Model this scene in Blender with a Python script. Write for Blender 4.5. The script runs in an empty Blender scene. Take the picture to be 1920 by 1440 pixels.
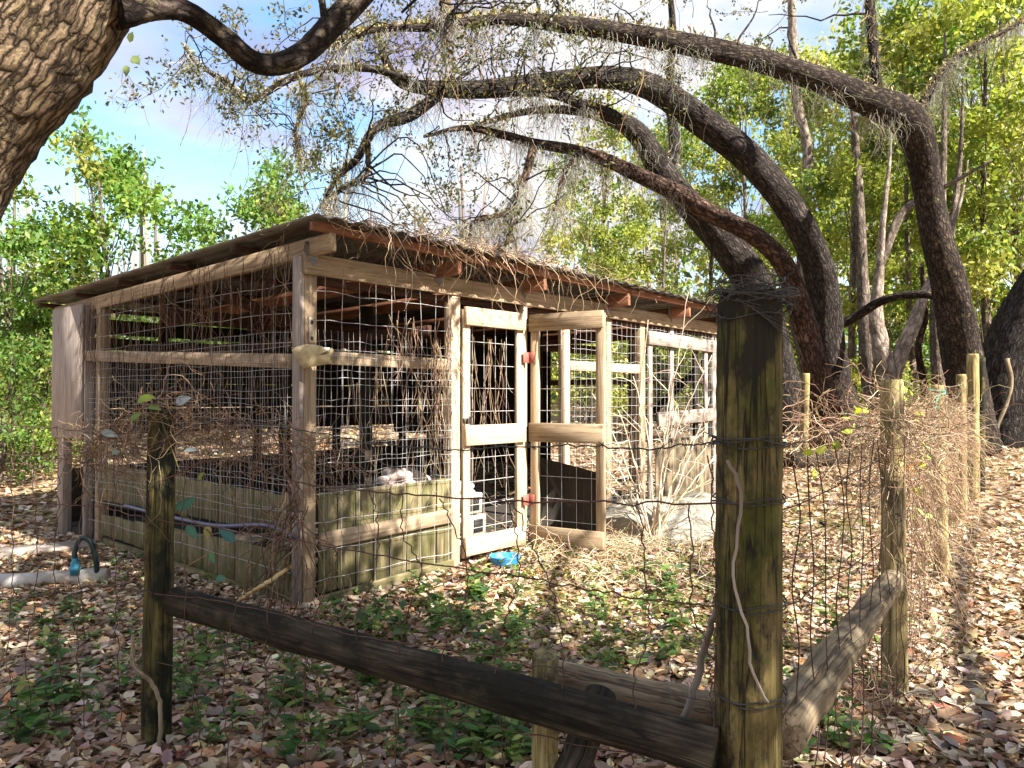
import bpy, math, random
import numpy as np
from mathutils import Vector

random.seed(7)
rng = np.random.default_rng(11)
SC = bpy.context.scene
COL = SC.collection

# ------------------------------------------------------------------ camera
F, CX, CY = 1420.0, 960.0, 720.0          # photograph's pixel focal length / centre
EYE = 1.5
PITCH = math.atan(25.0 / F)
cam_d = bpy.data.cameras.new('camera')
cam_d.sensor_width = 36.0
cam_d.lens = F / 1920.0 * 36.0
cam_d.clip_start, cam_d.clip_end = 0.05, 2000.0
cam = bpy.data.objects.new('camera', cam_d)
cam.location = (0, 0, EYE)
cam.rotation_euler = (math.pi / 2 + PITCH, 0, 0)
COL.objects.link(cam)
SC.camera = cam

# ------------------------------------------------------------------ sky and sun
SUN_EL = math.radians(40)
SUN_AZ = math.atan2(0.79, -0.61)          # from +Y towards +X: right and behind the camera
SUN = np.array([math.sin(SUN_AZ) * math.cos(SUN_EL), math.cos(SUN_AZ) * math.cos(SUN_EL), math.sin(SUN_EL)])
sun_d = bpy.data.lights.new('sun', 'SUN')
sun_d.energy = 5.0
sun_d.angle = math.radians(0.5)
sun_d.color = (1.0, 0.94, 0.84)
sun = bpy.data.objects.new('sun', sun_d)
sun.rotation_euler = Vector(SUN).to_track_quat('Z', 'Y').to_euler()
sun.location = (20, -16, 20)
COL.objects.link(sun)

world = bpy.data.worlds.new('World')
SC.world = world
world.use_nodes = True
wt = world.node_tree
wt.nodes.clear()


def N(tree, kind, **kw):
    n = tree.nodes.new(kind)
    for k, v in kw.items():
        setattr(n, k, v)
    return n


def build_world():
    L = wt.links.new
    out = N(wt, 'ShaderNodeOutputWorld')
    sky = N(wt, 'ShaderNodeTexSky', sky_type='NISHITA')
    sky.sun_disc = False
    sky.sun_elevation = SUN_EL
    sky.sun_rotation = SUN_AZ
    sky.air_density = 1.3
    sky.dust_density = 0.4
    bg = N(wt, 'ShaderNodeBackground')
    bg.inputs['Strength'].default_value = 0.085
    hs = N(wt, 'ShaderNodeHueSaturation')
    hs.inputs['Saturation'].default_value = 1.2
    hs.inputs['Value'].default_value = 0.95
    L(sky.outputs[0], hs.inputs['Color']); L(hs.outputs[0], bg.inputs['Color'])
    tc = N(wt, 'ShaderNodeTexCoord')
    sep = N(wt, 'ShaderNodeSeparateXYZ')
    L(tc.outputs['Generated'], sep.inputs[0])
    zc = N(wt, 'ShaderNodeMath', operation='MAXIMUM')
    L(sep.outputs[2], zc.inputs[0]); zc.inputs[1].default_value = 0.0
    za = N(wt, 'ShaderNodeMath', operation='ADD')
    L(zc.outputs[0], za.inputs[0]); za.inputs[1].default_value = 0.22
    comb = N(wt, 'ShaderNodeCombineXYZ')
    for i in (0, 1):
        d = N(wt, 'ShaderNodeMath', operation='DIVIDE')
        L(sep.outputs[i], d.inputs[0]); L(za.outputs[0], d.inputs[1])
        L(d.outputs[0], comb.inputs[i])
    mp = N(wt, 'ShaderNodeMapping')
    mp.inputs['Location'].default_value = (3.1, 1.35, 0.0)
    mp.inputs['Scale'].default_value = (0.8, 1.0, 1.0)
    L(comb.outputs[0], mp.inputs[0])
    n1 = N(wt, 'ShaderNodeTexNoise')
    n1.inputs['Scale'].default_value = 1.15
    n1.inputs['Detail'].default_value = 9
    n1.inputs['Roughness'].default_value = 0.55
    n1.inputs['Distortion'].default_value = 0.3
    L(mp.outputs[0], n1.inputs['Vector'])
    cr = N(wt, 'ShaderNodeValToRGB')
    cr.color_ramp.elements[0].position = 0.40
    cr.color_ramp.elements[1].position = 0.52
    L(n1.outputs['Fac'], cr.inputs[0])
    n2 = N(wt, 'ShaderNodeTexNoise')
    n2.inputs['Scale'].default_value = 1.7
    n2.inputs['Detail'].default_value = 5
    L(mp.outputs[0], n2.inputs['Vector'])
    cc = N(wt, 'ShaderNodeValToRGB')
    e = cc.color_ramp.elements
    e[0].position, e[0].color = 0.38, (0.50, 0.47, 0.80, 1)
    e[1].position, e[1].color = 0.54, (1.0, 0.99, 1.0, 1)
    L(n2.outputs['Fac'], cc.inputs[0])
    bgc = N(wt, 'ShaderNodeBackground')
    bgc.inputs['Strength'].default_value = 0.285
    L(cc.outputs[0], bgc.inputs['Color'])
    mix = N(wt, 'ShaderNodeMixShader')
    L(cr.outputs[0], mix.inputs[0]); L(bg.outputs[0], mix.inputs[1]); L(bgc.outputs[0], mix.inputs[2])
    L(mix.outputs[0], out.inputs[0])


build_world()
vs = SC.view_settings
vs.view_transform = 'Standard'
vs.look = 'None'
vs.exposure = 1.95
vs.gamma = 1.0
vs.use_curve_mapping = False
SC.render.engine = 'CYCLES'
cy = SC.cycles
cy.max_bounces = 6
cy.diffuse_bounces = 3
cy.transmission_bounces = 3
cy.transparent_max_bounces = 4
cy.use_denoising = True
cy.caustics_reflective = False
cy.caustics_refractive = False


# ------------------------------------------------------------------ measuring helpers
def ray(px, py):
    u, v = (px - CX) / F, (CY - py) / F
    c, s = math.cos(PITCH), math.sin(PITCH)
    return np.array([u, c - v * s, v * c + s])


def at(px, py, Y):
    d = ray(px, py)
    return np.array([0, 0, EYE]) + d * (Y / d[1])


def smooth(t):
    t = np.clip(t, 0, 1)
    return t * t * (3 - 2 * t)


def tz(x, y):
    x = np.asarray(x, float); y = np.asarray(y, float)
    h = 0.72 * smooth((y - 8.5) / 11.0) + 0.9 * smooth((y - 25) / 60.0)
    h = h + 0.022 * np.sin(1.7 * x + 0.6 * y) * np.sin(1.1 * y - 0.5 * x + 1.0) + 0.012 * np.sin(4.3 * x + 1.0) * np.sin(3.9 * y)
    h = h + 0.10 * np.exp(-(((x - 0.2) / 1.1) ** 2 + ((y - 7.1) / 1.0) ** 2))
    return h


def ground(px, py, far=60):
    d = ray(px, py)
    o = np.array([0, 0, EYE])
    t0, t = 0.3, 0.3
    while t < far:
        p = o + d * t
        if p[2] < tz(p[0], p[1]):
            a, b = t0, t
            for _ in range(30):
                m = (a + b) / 2
                q = o + d * m
                if q[2] < tz(q[0], q[1]): b = m
                else: a = m
            return o + d * b
        t0 = t
        t *= 1.03
    return o + d * far


# coop frame: corner post, along the sunlit wall (R) and along the shaded wall (L)
C0 = np.array([-1.47, 5.35, 0.0])
dR = np.array([0.651, 0.759, 0.0]); dR /= np.linalg.norm(dR)
dL = np.array([-dR[1], dR[0], 0.0])
nR, nL = -dL, -dR
UPV = np.array([0, 0, 1.0])


def Rw(s, z, o=0.0):
    return C0 + dR * s + nR * o + UPV * z


def Lw(s, z, o=0.0):
    return C0 + dL * s + nL * o + UPV * z


def on_plane(px, py, p0, n):
    d = ray(px, py)
    o = np.array([0, 0, EYE])
    t = np.dot(np.asarray(p0) - o, n) / np.dot(d, n)
    return o + d * t


def onR(px, py, o=0.0):
    p = on_plane(px, py, Rw(0, 0, o), nR)
    return float(np.dot(p - C0, dR)), float(p[2])


def onL(px, py, o=0.0):
    p = on_plane(px, py, Lw(0, 0, o), nL)
    return float(np.dot(p - C0, dL)), float(p[2])


# ------------------------------------------------------------------ mesh builder
class MB:
    """collects geometry for ONE object; world coordinates"""
    def __init__(self):
        self.v, self.q, self.t, self.c, self.b = [], [], [], [], []
        self.n = 0

    def add(self, v, q=None, t=None, col=None, bark=None):
        v = np.asarray(v, float)
        if q is not None and len(q): self.q.append(np.asarray(q, int) + self.n)
        if t is not None and len(t): self.t.append(np.asarray(t, int) + self.n)
        self.v.append(v)
        k = len(v)
        if col is None: col = np.ones((k, 3)) * 0.5
        col = np.asarray(col, float)
        if col.ndim == 1: col = np.tile(col, (k, 1))
        self.c.append(col)
        self.b.append(np.asarray(bark, float) if bark is not None else v.copy())
        self.n += k
        return self

    def tube(self, pts, rad, sides=8, rough=0.0, col=None, caps=True, lump=0.0):
        P = np.asarray(pts, float)
        k = len(P)
        rad = np.broadcast_to(np.asarray(rad, float), (k,))
        T = np.gradient(P, axis=0)
        T /= np.linalg.norm(T, axis=1)[:, None] + 1e-12
        a = np.array([0, 0, 1.0]) if abs(T[0][2]) < 0.9 else np.array([1.0, 0, 0])
        U = np.zeros_like(P)
        u = a - T[0] * np.dot(a, T[0]); u /= np.linalg.norm(u)
        if sides <= 5:
            U = a[None, :] * 0.8 + np.array([0.31, 0.47, 0.11]) - 0
            U = U - T * (U * T).sum(1)[:, None]
            U /= np.linalg.norm(U, axis=1)[:, None] + 1e-9
        else:
            for i in range(k):
                u = u - T[i] * np.dot(u, T[i]); u /= np.linalg.norm(u) + 1e-12
                U[i] = u
        W = np.cross(T, U)
        th = np.arange(sides) * 2 * math.pi / sides
        r = np.tile(rad[:, None], (1, sides))
        ln = np.concatenate([[0], np.cumsum(np.linalg.norm(np.diff(P, axis=0), axis=1))])
        ph = rng.uniform(0, 6.28, 4)
        if lump:
            r = r * (1 + lump * (np.sin(2 * th[None, :] + ph[0] + 1.3 * ln[:, None]) + 0.7 * np.sin(3 * th[None, :] + ph[1] - 2.1 * ln[:, None])))
        if rough:
            r = r * (1 + rough * rng.standard_normal(r.shape))
        V = P[:, None, :] + r[:, :, None] * (np.cos(th)[None, :, None] * U[:, None, :] + np.sin(th)[None, :, None] * W[:, None, :])
        off = rng.uniform(0, 50, 3)
        B = np.stack([np.cos(th)[None, :] * rad[:, None] + off[0], np.sin(th)[None, :] * rad[:, None] + off[1],
                      np.tile(ln[:, None], (1, sides)) + off[2]], -1)
        i = np.arange(k - 1)[:, None] * sides
        j = np.arange(sides)[None, :]
        j2 = (j + 1) % sides
        Q = np.stack([i + j, i + j2, i + sides + j2, i + sides + j], -1).reshape(-1, 4)
        V = V.reshape(-1, 3); B = B.reshape(-1, 3)
        tris = None
        if caps:
            b0, b1 = len(V), len(V) + 1
            V = np.vstack([V, P[0], P[-1]])
            B = np.vstack([B, [off[0], off[1], off[2]], [off[0], off[1], ln[-1] + off[2]]])
            jj = np.arange(sides); jn = (jj + 1) % sides
            t0 = np.stack([np.full(sides, b0), jn, jj], -1)
            e = (k - 1) * sides
            t1 = np.stack([np.full(sides, b1), e + jj, e + jn], -1)
            tris = np.vstack([t0, t1])
        return self.add(V, Q, tris, col, B)

    def box(self, c, ex, ey, ez, lx, ly, lz, ch=0.004, col=None, jit=0.0):
        """chamfered board; grain runs along ex"""
        c, ex, ey, ez = [np.asarray(a, float) for a in (c, ex, ey, ez)]
        h = np.array([lx, ly, lz]) / 2
        ch = min(ch, 0.3 * float(h.min()))
        vs_, ids = [], {}
        for sx in (-1, 1):
            for sy in (-1, 1):
                for sz in (-1, 1):
                    s = np.array([sx, sy, sz]) * h
                    jj = rng.uniform(-jit, jit, 3) if jit else 0
                    for ax in range(3):
                        p = s.copy()
                        for o in range(3):
                            if o != ax: p[o] -= math.copysign(ch, s[o])
                        ids[(sx, sy, sz, ax)] = len(vs_)
                        vs_.append(p + jj)
        quads, tris = [], []
        S = (-1, 1)
        for ax in range(3):
            a, b = [o for o in range(3) if o != ax]
            for s in S:
                def key(sa, sb):
                    k = [0, 0, 0]; k[ax] = s; k[a] = sa; k[b] = sb
                    return ids[(k[0], k[1], k[2], ax)]
                q = [key(-1, -1), key(1, -1), key(1, 1), key(-1, 1)]
                quads.append(q)
            for sa in S:
                for sb in S:      # edge along ax
                    def k2(sx, f):
                        k = [0, 0, 0]; k[ax] = sx; k[a] = sa; k[b] = sb
                        return ids[(k[0], k[1], k[2], f)]
                    quads.append([k2(-1, a), k2(1, a), k2(1, b), k2(-1, b)])
        for sx in S:
            for sy in S:
                for sz in S:
                    tris.append([ids[(sx, sy, sz, 0)], ids[(sx, sy, sz, 1)], ids[(sx, sy, sz, 2)]])
        L = np.array(vs_)
        # make windings point outwards
        def fix(fs):
            out = []
            for f in fs:
                p = L[f]
                nrm = np.cross(p[1] - p[0], p[2] - p[0])
                out.append(f if np.dot(nrm, p.mean(0)) > 0 else f[::-1])
            return out
        V = c + L[:, :1] * ex + L[:, 1:2] * ey + L[:, 2:3] * ez
        off = rng.uniform(0, 50, 3)
        B = np.stack([L[:, 1] + off[0], L[:, 2] + off[1], L[:, 0] + off[2]], -1)
        return self.add(V, fix(quads), fix(tris), col, B)

    def leaves(self, c, d, n, ln, wd, col, fold=0.25, curl=0.0):
        """six-vertex leaves folded along the midrib; arrays"""
        m = len(c)
        d = d / (np.linalg.norm(d, axis=1)[:, None] + 1e-9)
        s = np.cross(d, n); s /= np.linalg.norm(s, axis=1)[:, None] + 1e-9
        n = np.cross(s, d)
        ln = np.broadcast_to(ln, (m,))[:, None]; wd = np.broadcast_to(wd, (m,))[:, None]
        cu = (curl * rng.uniform(-1, 1, (m, 1)) * ln) if curl else 0 * ln
        f = fold * rng.uniform(0.2, 1.6, (m, 1)) * wd
        base = c
        tip = c + d * ln + n * cu
        r1 = c + d * ln * 0.3 + s * wd * 0.5 + n * (f + cu * 0.1)
        r2 = c + d * ln * 0.68 + s * wd * 0.42 + n * (f + cu * 0.5)
        l1 = c + d * ln * 0.3 - s * wd * 0.5 + n * (f + cu * 0.1)
        l2 = c + d * ln * 0.68 - s * wd * 0.42 + n * (f + cu * 0.5)
        V = np.stack([base, r1, r2, tip, l2, l1], 1).reshape(-1, 3)
        i = np.arange(m)[:, None] * 6
        Q = np.concatenate([i + [0, 1, 2, 3], i + [0, 3, 4, 5]], 0)
        colr = np.repeat(np.asarray(col, float), 6, 0)
        return self.add(V, Q, None, colr)

    def broad_leaf(self, c, d, n, ln, wd, col, droop=0.15):
        """one broad pointed leaf with a rounded outline, midrib and droop"""
        c, d, n = [np.asarray(a, float) for a in (c, d, n)]
        d = d / np.linalg.norm(d); s = np.cross(d, n); s /= np.linalg.norm(s); n = np.cross(s, d)
        k = 9
        u = np.linspace(0, 1, k)
        h = wd * 0.5 * np.sin(math.pi * np.clip(u, 0.001, 0.999) ** 0.7) ** 0.8
        z = -droop * ln * u ** 2
        mid = c + d * (u * ln)[:, None] + n * z[:, None]
        lf = mid + s * h[:, None] + n * (0.22 * h)[:, None]
        rt = mid - s * h[:, None] + n * (0.30 * h)[:, None]
        Q = [[i, i + k, i + k + 1, i + 1] for i in range(k - 1)] + [[i + k, i + 2 * k, i + 2 * k + 1, i + k + 1] for i in range(k - 1)]
        cl = np.tile(np.asarray(col, float), (3 * k, 1)); cl[k:2 * k] *= 1.25
        return self.add(np.vstack([lf, mid, rt]), Q, None, cl)

    def cards(self, c, d, n, ln, wd, col):
        m = len(c)
        d = d / (np.linalg.norm(d, axis=1)[:, None] + 1e-9)
        s = np.cross(d, n); s /= np.linalg.norm(s, axis=1)[:, None] + 1e-9
        ln = np.broadcast_to(ln, (m,))[:, None]; wd = np.broadcast_to(wd, (m,))[:, None]
        V = np.stack([c, c + d * ln * 0.45 + s * wd * 0.5, c + d * ln, c + d * ln * 0.45 - s * wd * 0.5], 1).reshape(-1, 3)
        Q = np.arange(m)[:, None] * 4 + np.arange(4)[None, :]
        return self.add(V, Q, None, np.repeat(np.asarray(col, float), 4, 0))

    def mesh(self, name, origin, smooth_=False):
        V = np.vstack(self.v) - origin
        Q = np.vstack(self.q) if self.q else np.zeros((0, 4), int)
        T = np.vstack(self.t) if self.t else np.zeros((0, 3), int)
        me = bpy.data.meshes.new(name)
        me.vertices.add(len(V))
        me.vertices.foreach_set('co', V.astype(np.float32).ravel())
        li = np.concatenate([Q.ravel(), T.ravel()]).astype(np.int32)
        ls = np.concatenate([np.arange(len(Q)) * 4, len(Q) * 4 + np.arange(len(T)) * 3]).astype(np.int32)
        me.loops.add(len(li))
        me.loops.foreach_set('vertex_index', li)
        me.polygons.add(len(ls))
        me.polygons.foreach_set('loop_start', ls)
        if smooth_:
            me.polygons.foreach_set('use_smooth', np.ones(len(ls), bool))
        a = me.attributes.new('col', 'FLOAT_COLOR', 'POINT')
        cc = np.hstack([np.vstack(self.c), np.ones((len(V), 1))]).astype(np.float32)
        a.data.foreach_set('color', cc.ravel())
        b = me.attributes.new('bark', 'FLOAT_VECTOR', 'POINT')
        b.data.foreach_set('vector', np.vstack(self.b).astype(np.float32).ravel())
        me.update(calc_edges=True)
        me.validate()
        return me

    def build(self, name, mat, parent=None, smooth_=False, origin=None, kind=None, label=None, cat=None, group=None):
        A = np.vstack(self.v)
        if origin is None:
            origin = np.array([A[:, 0].mean(), A[:, 1].mean(), A[:, 2].min()])
        o = bpy.data.objects.new(name, self.mesh(name, origin, smooth_))
        o.data.materials.append(M[mat])
        COL.objects.link(o)
        place(o, origin, parent)
        tag(o, label, cat, group, kind)
        return o


WLOC = {}


def place(o, origin, parent):
    WLOC[o.name] = np.asarray(origin, float)
    if parent is not None:
        o.parent = parent
        o.location = np.asarray(origin, float) - WLOC[parent.name]
    else:
        o.location = origin


def tag(o, label=None, cat=None, group=None, kind=None):
    if label: o['label'] = label
    if cat: o['category'] = cat
    if group: o['group'] = group
    if kind: o['kind'] = kind
    return o


def thing(name, loc, label, cat, group=None):
    o = bpy.data.objects.new(name, None)
    o.empty_display_size = 0.2
    COL.objects.link(o)
    place(o, loc, None)
    return tag(o, label, cat, group)


def copy_tree(o, parent=None):
    c = o.copy()
    COL.objects.link(c)
    c.parent = parent
    for ch in o.children:
        copy_tree(ch, c)
    return c


def board(name, p0, p1, wdir, width, thick, mat, parent, jit=0.002, ch=0.004, **kw):
    """a board from p0 to p1; width along wdir (made square to the length)"""
    p0, p1 = np.asarray(p0, float), np.asarray(p1, float)
    e1 = p1 - p0; L = np.linalg.norm(e1); e1 /= L
    w = np.asarray(wdir, float); w = w - e1 * np.dot(w, e1); w /= np.linalg.norm(w)
    t = np.cross(e1, w)
    m = MB(); m.box((p0 + p1) / 2, e1, w, t, L, width, thick, ch, jit=jit)
    return m.build(name, mat, parent, **kw)


def spline(pts, n):
    """Catmull-Rom through rows of pts (any number of columns)"""
    P = np.asarray(pts, float)
    if len(P) == 2:
        t = np.linspace(0, 1, n)[:, None]
        return P[0] * (1 - t) + P[1] * t
    Q = np.vstack([2 * P[0] - P[1], P, 2 * P[-1] - P[-2]])
    seg = len(P) - 1
    out = []
    for t in np.linspace(0, seg, n):
        i = min(int(t), seg - 1); f = t - i
        a, b, c, d = Q[i], Q[i + 1], Q[i + 2], Q[i + 3]
        out.append(0.5 * (2 * b + (c - a) * f + (2 * a - 5 * b + 4 * c - d) * f * f + (3 * b - a - 3 * c + d) * f ** 3))
    return np.array(out)


def wander(p, d, length, n, amp, grav=0.0):
    """a wobbly strand starting at p towards d"""
    p = np.asarray(p, float).copy(); d = np.asarray(d, float); d = d / (np.linalg.norm(d) + 1e-9)
    out = [p.copy()]
    st = length / (n - 1)
    for _ in range(n - 1):
        d = d + rng.standard_normal(3) * amp + np.array([0, 0, -grav])
        d /= np.linalg.norm(d)
        p = p + d * st
        out.append(p.copy())
    return np.array(out)


# ------------------------------------------------------------------ materials
M = {}


def new_mat(name):
    m = bpy.data.materials.new(name)
    m.use_nodes = True
    t = m.node_tree
    t.nodes.clear()
    out = N(t, 'ShaderNodeOutputMaterial')
    p = N(t, 'ShaderNodeBsdfPrincipled')
    t.links.new(p.outputs[0], out.inputs[0])
    M[name] = m
    return t, p, out


def ramp(t, src, stops):
    r = N(t, 'ShaderNodeValToRGB')
    e = r.color_ramp.elements
    while len(e) < len(stops): e.new(0.5)
    for k, (pos, c) in zip(e, stops):
        k.position = pos
        k.color = (*c, 1) if len(c) == 3 else c
    t.links.new(src, r.inputs[0])
    return r.outputs[0]


def noise(t, vec, scale, detail=4, rough=0.55, dist=0.0):
    n = N(t, 'ShaderNodeTexNoise')
    n.inputs['Scale'].default_value = scale
    n.inputs['Detail'].default_value = detail
    n.inputs['Roughness'].default_value = rough
    n.inputs['Distortion'].default_value = dist
    if vec is not None: t.links.new(vec, n.inputs['Vector'])
    return n.outputs['Fac']


def mapping(t, vec, scale):
    mp = N(t, 'ShaderNodeMapping')
    mp.inputs['Scale'].default_value = scale
    t.links.new(vec, mp.inputs[0])
    return mp.outputs[0]


def mixc(t, fac, a, b, mode='MIX'):
    m = N(t, 'ShaderNodeMix', data_type='RGBA', blend_type=mode)
    if isinstance(fac, (int, float)): m.inputs[0].default_value = fac
    else: t.links.new(fac, m.inputs[0])
    for i, s in ((6, a), (7, b)):
        if isinstance(s, tuple): m.inputs[i].default_value = (*s, 1)
        else: t.links.new(s, m.inputs[i])
    return m.outputs[2]


def bump(t, p, h, strength, dist):
    b = N(t, 'ShaderNodeBump')
    b.inputs['Strength'].default_value = strength
    b.inputs['Distance'].default_value = dist
    t.links.new(h, b.inputs['Height'])
    t.links.new(b.outputs[0], p.inputs['Normal'])


def attr(t, name):
    a = N(t, 'ShaderNodeAttribute')
    a.attribute_name = name
    return a


def wood(name, dark, mid, light, moss=None, moss_lo=0.55, moss_hi=0.7, stain=0.35, grain=60, crack=0.0):
    t, p, _ = new_mat(name)
    b = attr(t, 'bark').outputs['Vector']
    g = noise(t, mapping(t, b, (grain, grain, 2.2)), 1.0, 6, 0.65, 0.4)
    c = ramp(t, g, [(0.28, dark), (0.48, mid), (0.72, light)])
    big = noise(t, mapping(t, b, (7, 7, 2.0)), 1.0, 4, 0.6)
    st = ramp(t, big, [(0.33, (1 - stain,) * 3), (0.62, (1, 1, 1))])
    c = mixc(t, 1.0, c, st, 'MULTIPLY')
    # knots
    kv = N(t, 'ShaderNodeTexVoronoi')
    kv.inputs['Scale'].default_value = 1.0
    t.links.new(mapping(t, b, (8, 8, 2.6)), kv.inputs['Vector'])
    kf = ramp(t, kv.outputs['Distance'], [(0.07, (0.45, 0.36, 0.3)), (0.17, (1, 1, 1))])
    c = mixc(t, 0.7, c, kf, 'MULTIPLY')
    if moss:
        mn = noise(t, mapping(t, b, (5, 5, 3.0)), 1.0, 7, 0.7)
        mf = ramp(t, mn, [(moss_lo, (0, 0, 0)), (moss_hi, (1, 1, 1))])
        c = mixc(t, mf, c, moss)
    h = g
    if crack:
        cn = noise(t, mapping(t, b, (28, 28, 1.0)), 1.0, 3, 0.5, 0.6)
        cf = ramp(t, cn, [(0.47, (1, 1, 1)), (0.495, (0.12, 0.1, 0.08)), (0.505, (0.12, 0.1, 0.08)), (0.53, (1, 1, 1))])
        c = mixc(t, crack, c, cf, 'MULTIPLY')
        hm = N(t, 'ShaderNodeMath', operation='MULTIPLY')
        t.links.new(g, hm.inputs[0]); t.links.new(cf, hm.inputs[1])
        h = hm.outputs[0]
    t.links.new(c, p.inputs['Base Color'])
    p.inputs['Roughness'].default_value = 0.85
    p.inputs['Specular IOR Level'].default_value = 0.25
    bump(t, p, h, 0.5, 0.006)


wood('wood_tan', (0.17, 0.11, 0.07), (0.36, 0.26, 0.165), (0.52, 0.41, 0.28), moss=(0.24, 0.20, 0.10), moss_lo=0.58, moss_hi=0.75)
wood('wood_pale', (0.33, 0.22, 0.14), (0.55, 0.41, 0.27), (0.70, 0.56, 0.40), stain=0.22)
wood('wood_grey', (0.17, 0.13, 0.11), (0.33, 0.27, 0.23), (0.47, 0.41, 0.36), stain=0.3)
wood('wood_red', (0.14, 0.055, 0.03), (0.28, 0.12, 0.065), (0.40, 0.20, 0.12), stain=0.4)
wood('wood_inner_shade', (0.03, 0.012, 0.008), (0.06, 0.027, 0.016), (0.09, 0.045, 0.027), stain=0.4)  # red wood darkened to carry the shade under the coop roof
wood('wood_skirt', (0.085, 0.07, 0.035), (0.24, 0.19, 0.10), (0.40, 0.33, 0.20), moss=(0.11, 0.105, 0.04), moss_lo=0.40, moss_hi=0.62, stain=0.65, crack=0.35)
wood('wood_dark', (0.012, 0.009, 0.007), (0.028, 0.022, 0.016), (0.05, 0.04, 0.03), stain=0.4)  # near black; puts the coop interior's darkness into its boards
wood('post_moss', (0.03, 0.026, 0.009), (0.11, 0.092, 0.03), (0.26, 0.21, 0.075), moss=(0.010, 0.011, 0.005), moss_lo=0.42, moss_hi=0.54, stain=0.65, grain=40, crack=0.9)
wood('post_corner', (0.04, 0.032, 0.010), (0.16, 0.12, 0.042), (0.32, 0.25, 0.11), moss=(0.055, 0.058, 0.010), moss_lo=0.44, moss_hi=0.62, stain=0.6, grain=42, crack=0.95)
_t = M['post_corner'].node_tree
_p = [n for n in _t.nodes if n.type == 'BSDF_PRINCIPLED'][0]
_src = _p.inputs['Base Color'].links[0].from_socket
_a = attr(_t, 'col').outputs['Fac']
_mn = noise(_t, mapping(_t, attr(_t, 'bark').outputs['Vector'], (22, 22, 9)), 1.0, 7, 0.75)
_ad = N(_t, 'ShaderNodeMath', operation='MULTIPLY_ADD'); _t.links.new(_mn, _ad.inputs[0]); _ad.inputs[1].default_value = 1.5; _t.links.new(_a, _ad.inputs[2])
_t.links.new(mixc(_t, ramp(_t, _ad.outputs[0], [(0.0, (0, 0, 0)), (0.98, (0, 0, 0)), (1.0, (0.93,) * 3)]), _src, (0.012, 0.011, 0.007)), _p.inputs['Base Color'])
_rs = [n for n in _t.nodes if n.type == 'VALTORGB'][-1]
_rs.color_ramp.elements[1].position = 0.72
wood('post_yellow', (0.13, 0.095, 0.04), (0.33, 0.26, 0.11), (0.52, 0.44, 0.22), moss=(0.07, 0.055, 0.03), moss_lo=0.52, moss_hi=0.64, stain=0.4, grain=40, crack=0.6)
wood('log_dark', (0.012, 0.009, 0.006), (0.045, 0.035, 0.022), (0.13, 0.105, 0.068), moss=(0.010, 0.009, 0.005), moss_lo=0.42, moss_hi=0.56, stain=0.6, grain=45, crack=0.8)
wood('log_grey', (0.10, 0.075, 0.045), (0.25, 0.19, 0.12), (0.40, 0.33, 0.22), moss=(0.07, 0.058, 0.03), moss_lo=0.54, moss_hi=0.68, stain=0.5, grain=45, crack=0.7)
wood('stick', (0.14, 0.11, 0.085), (0.29, 0.24, 0.195), (0.45, 0.39, 0.33), grain=50)
wood('bamboo', (0.35, 0.22, 0.08), (0.52, 0.36, 0.15), (0.62, 0.46, 0.22), grain=30, stain=0.2)


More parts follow.
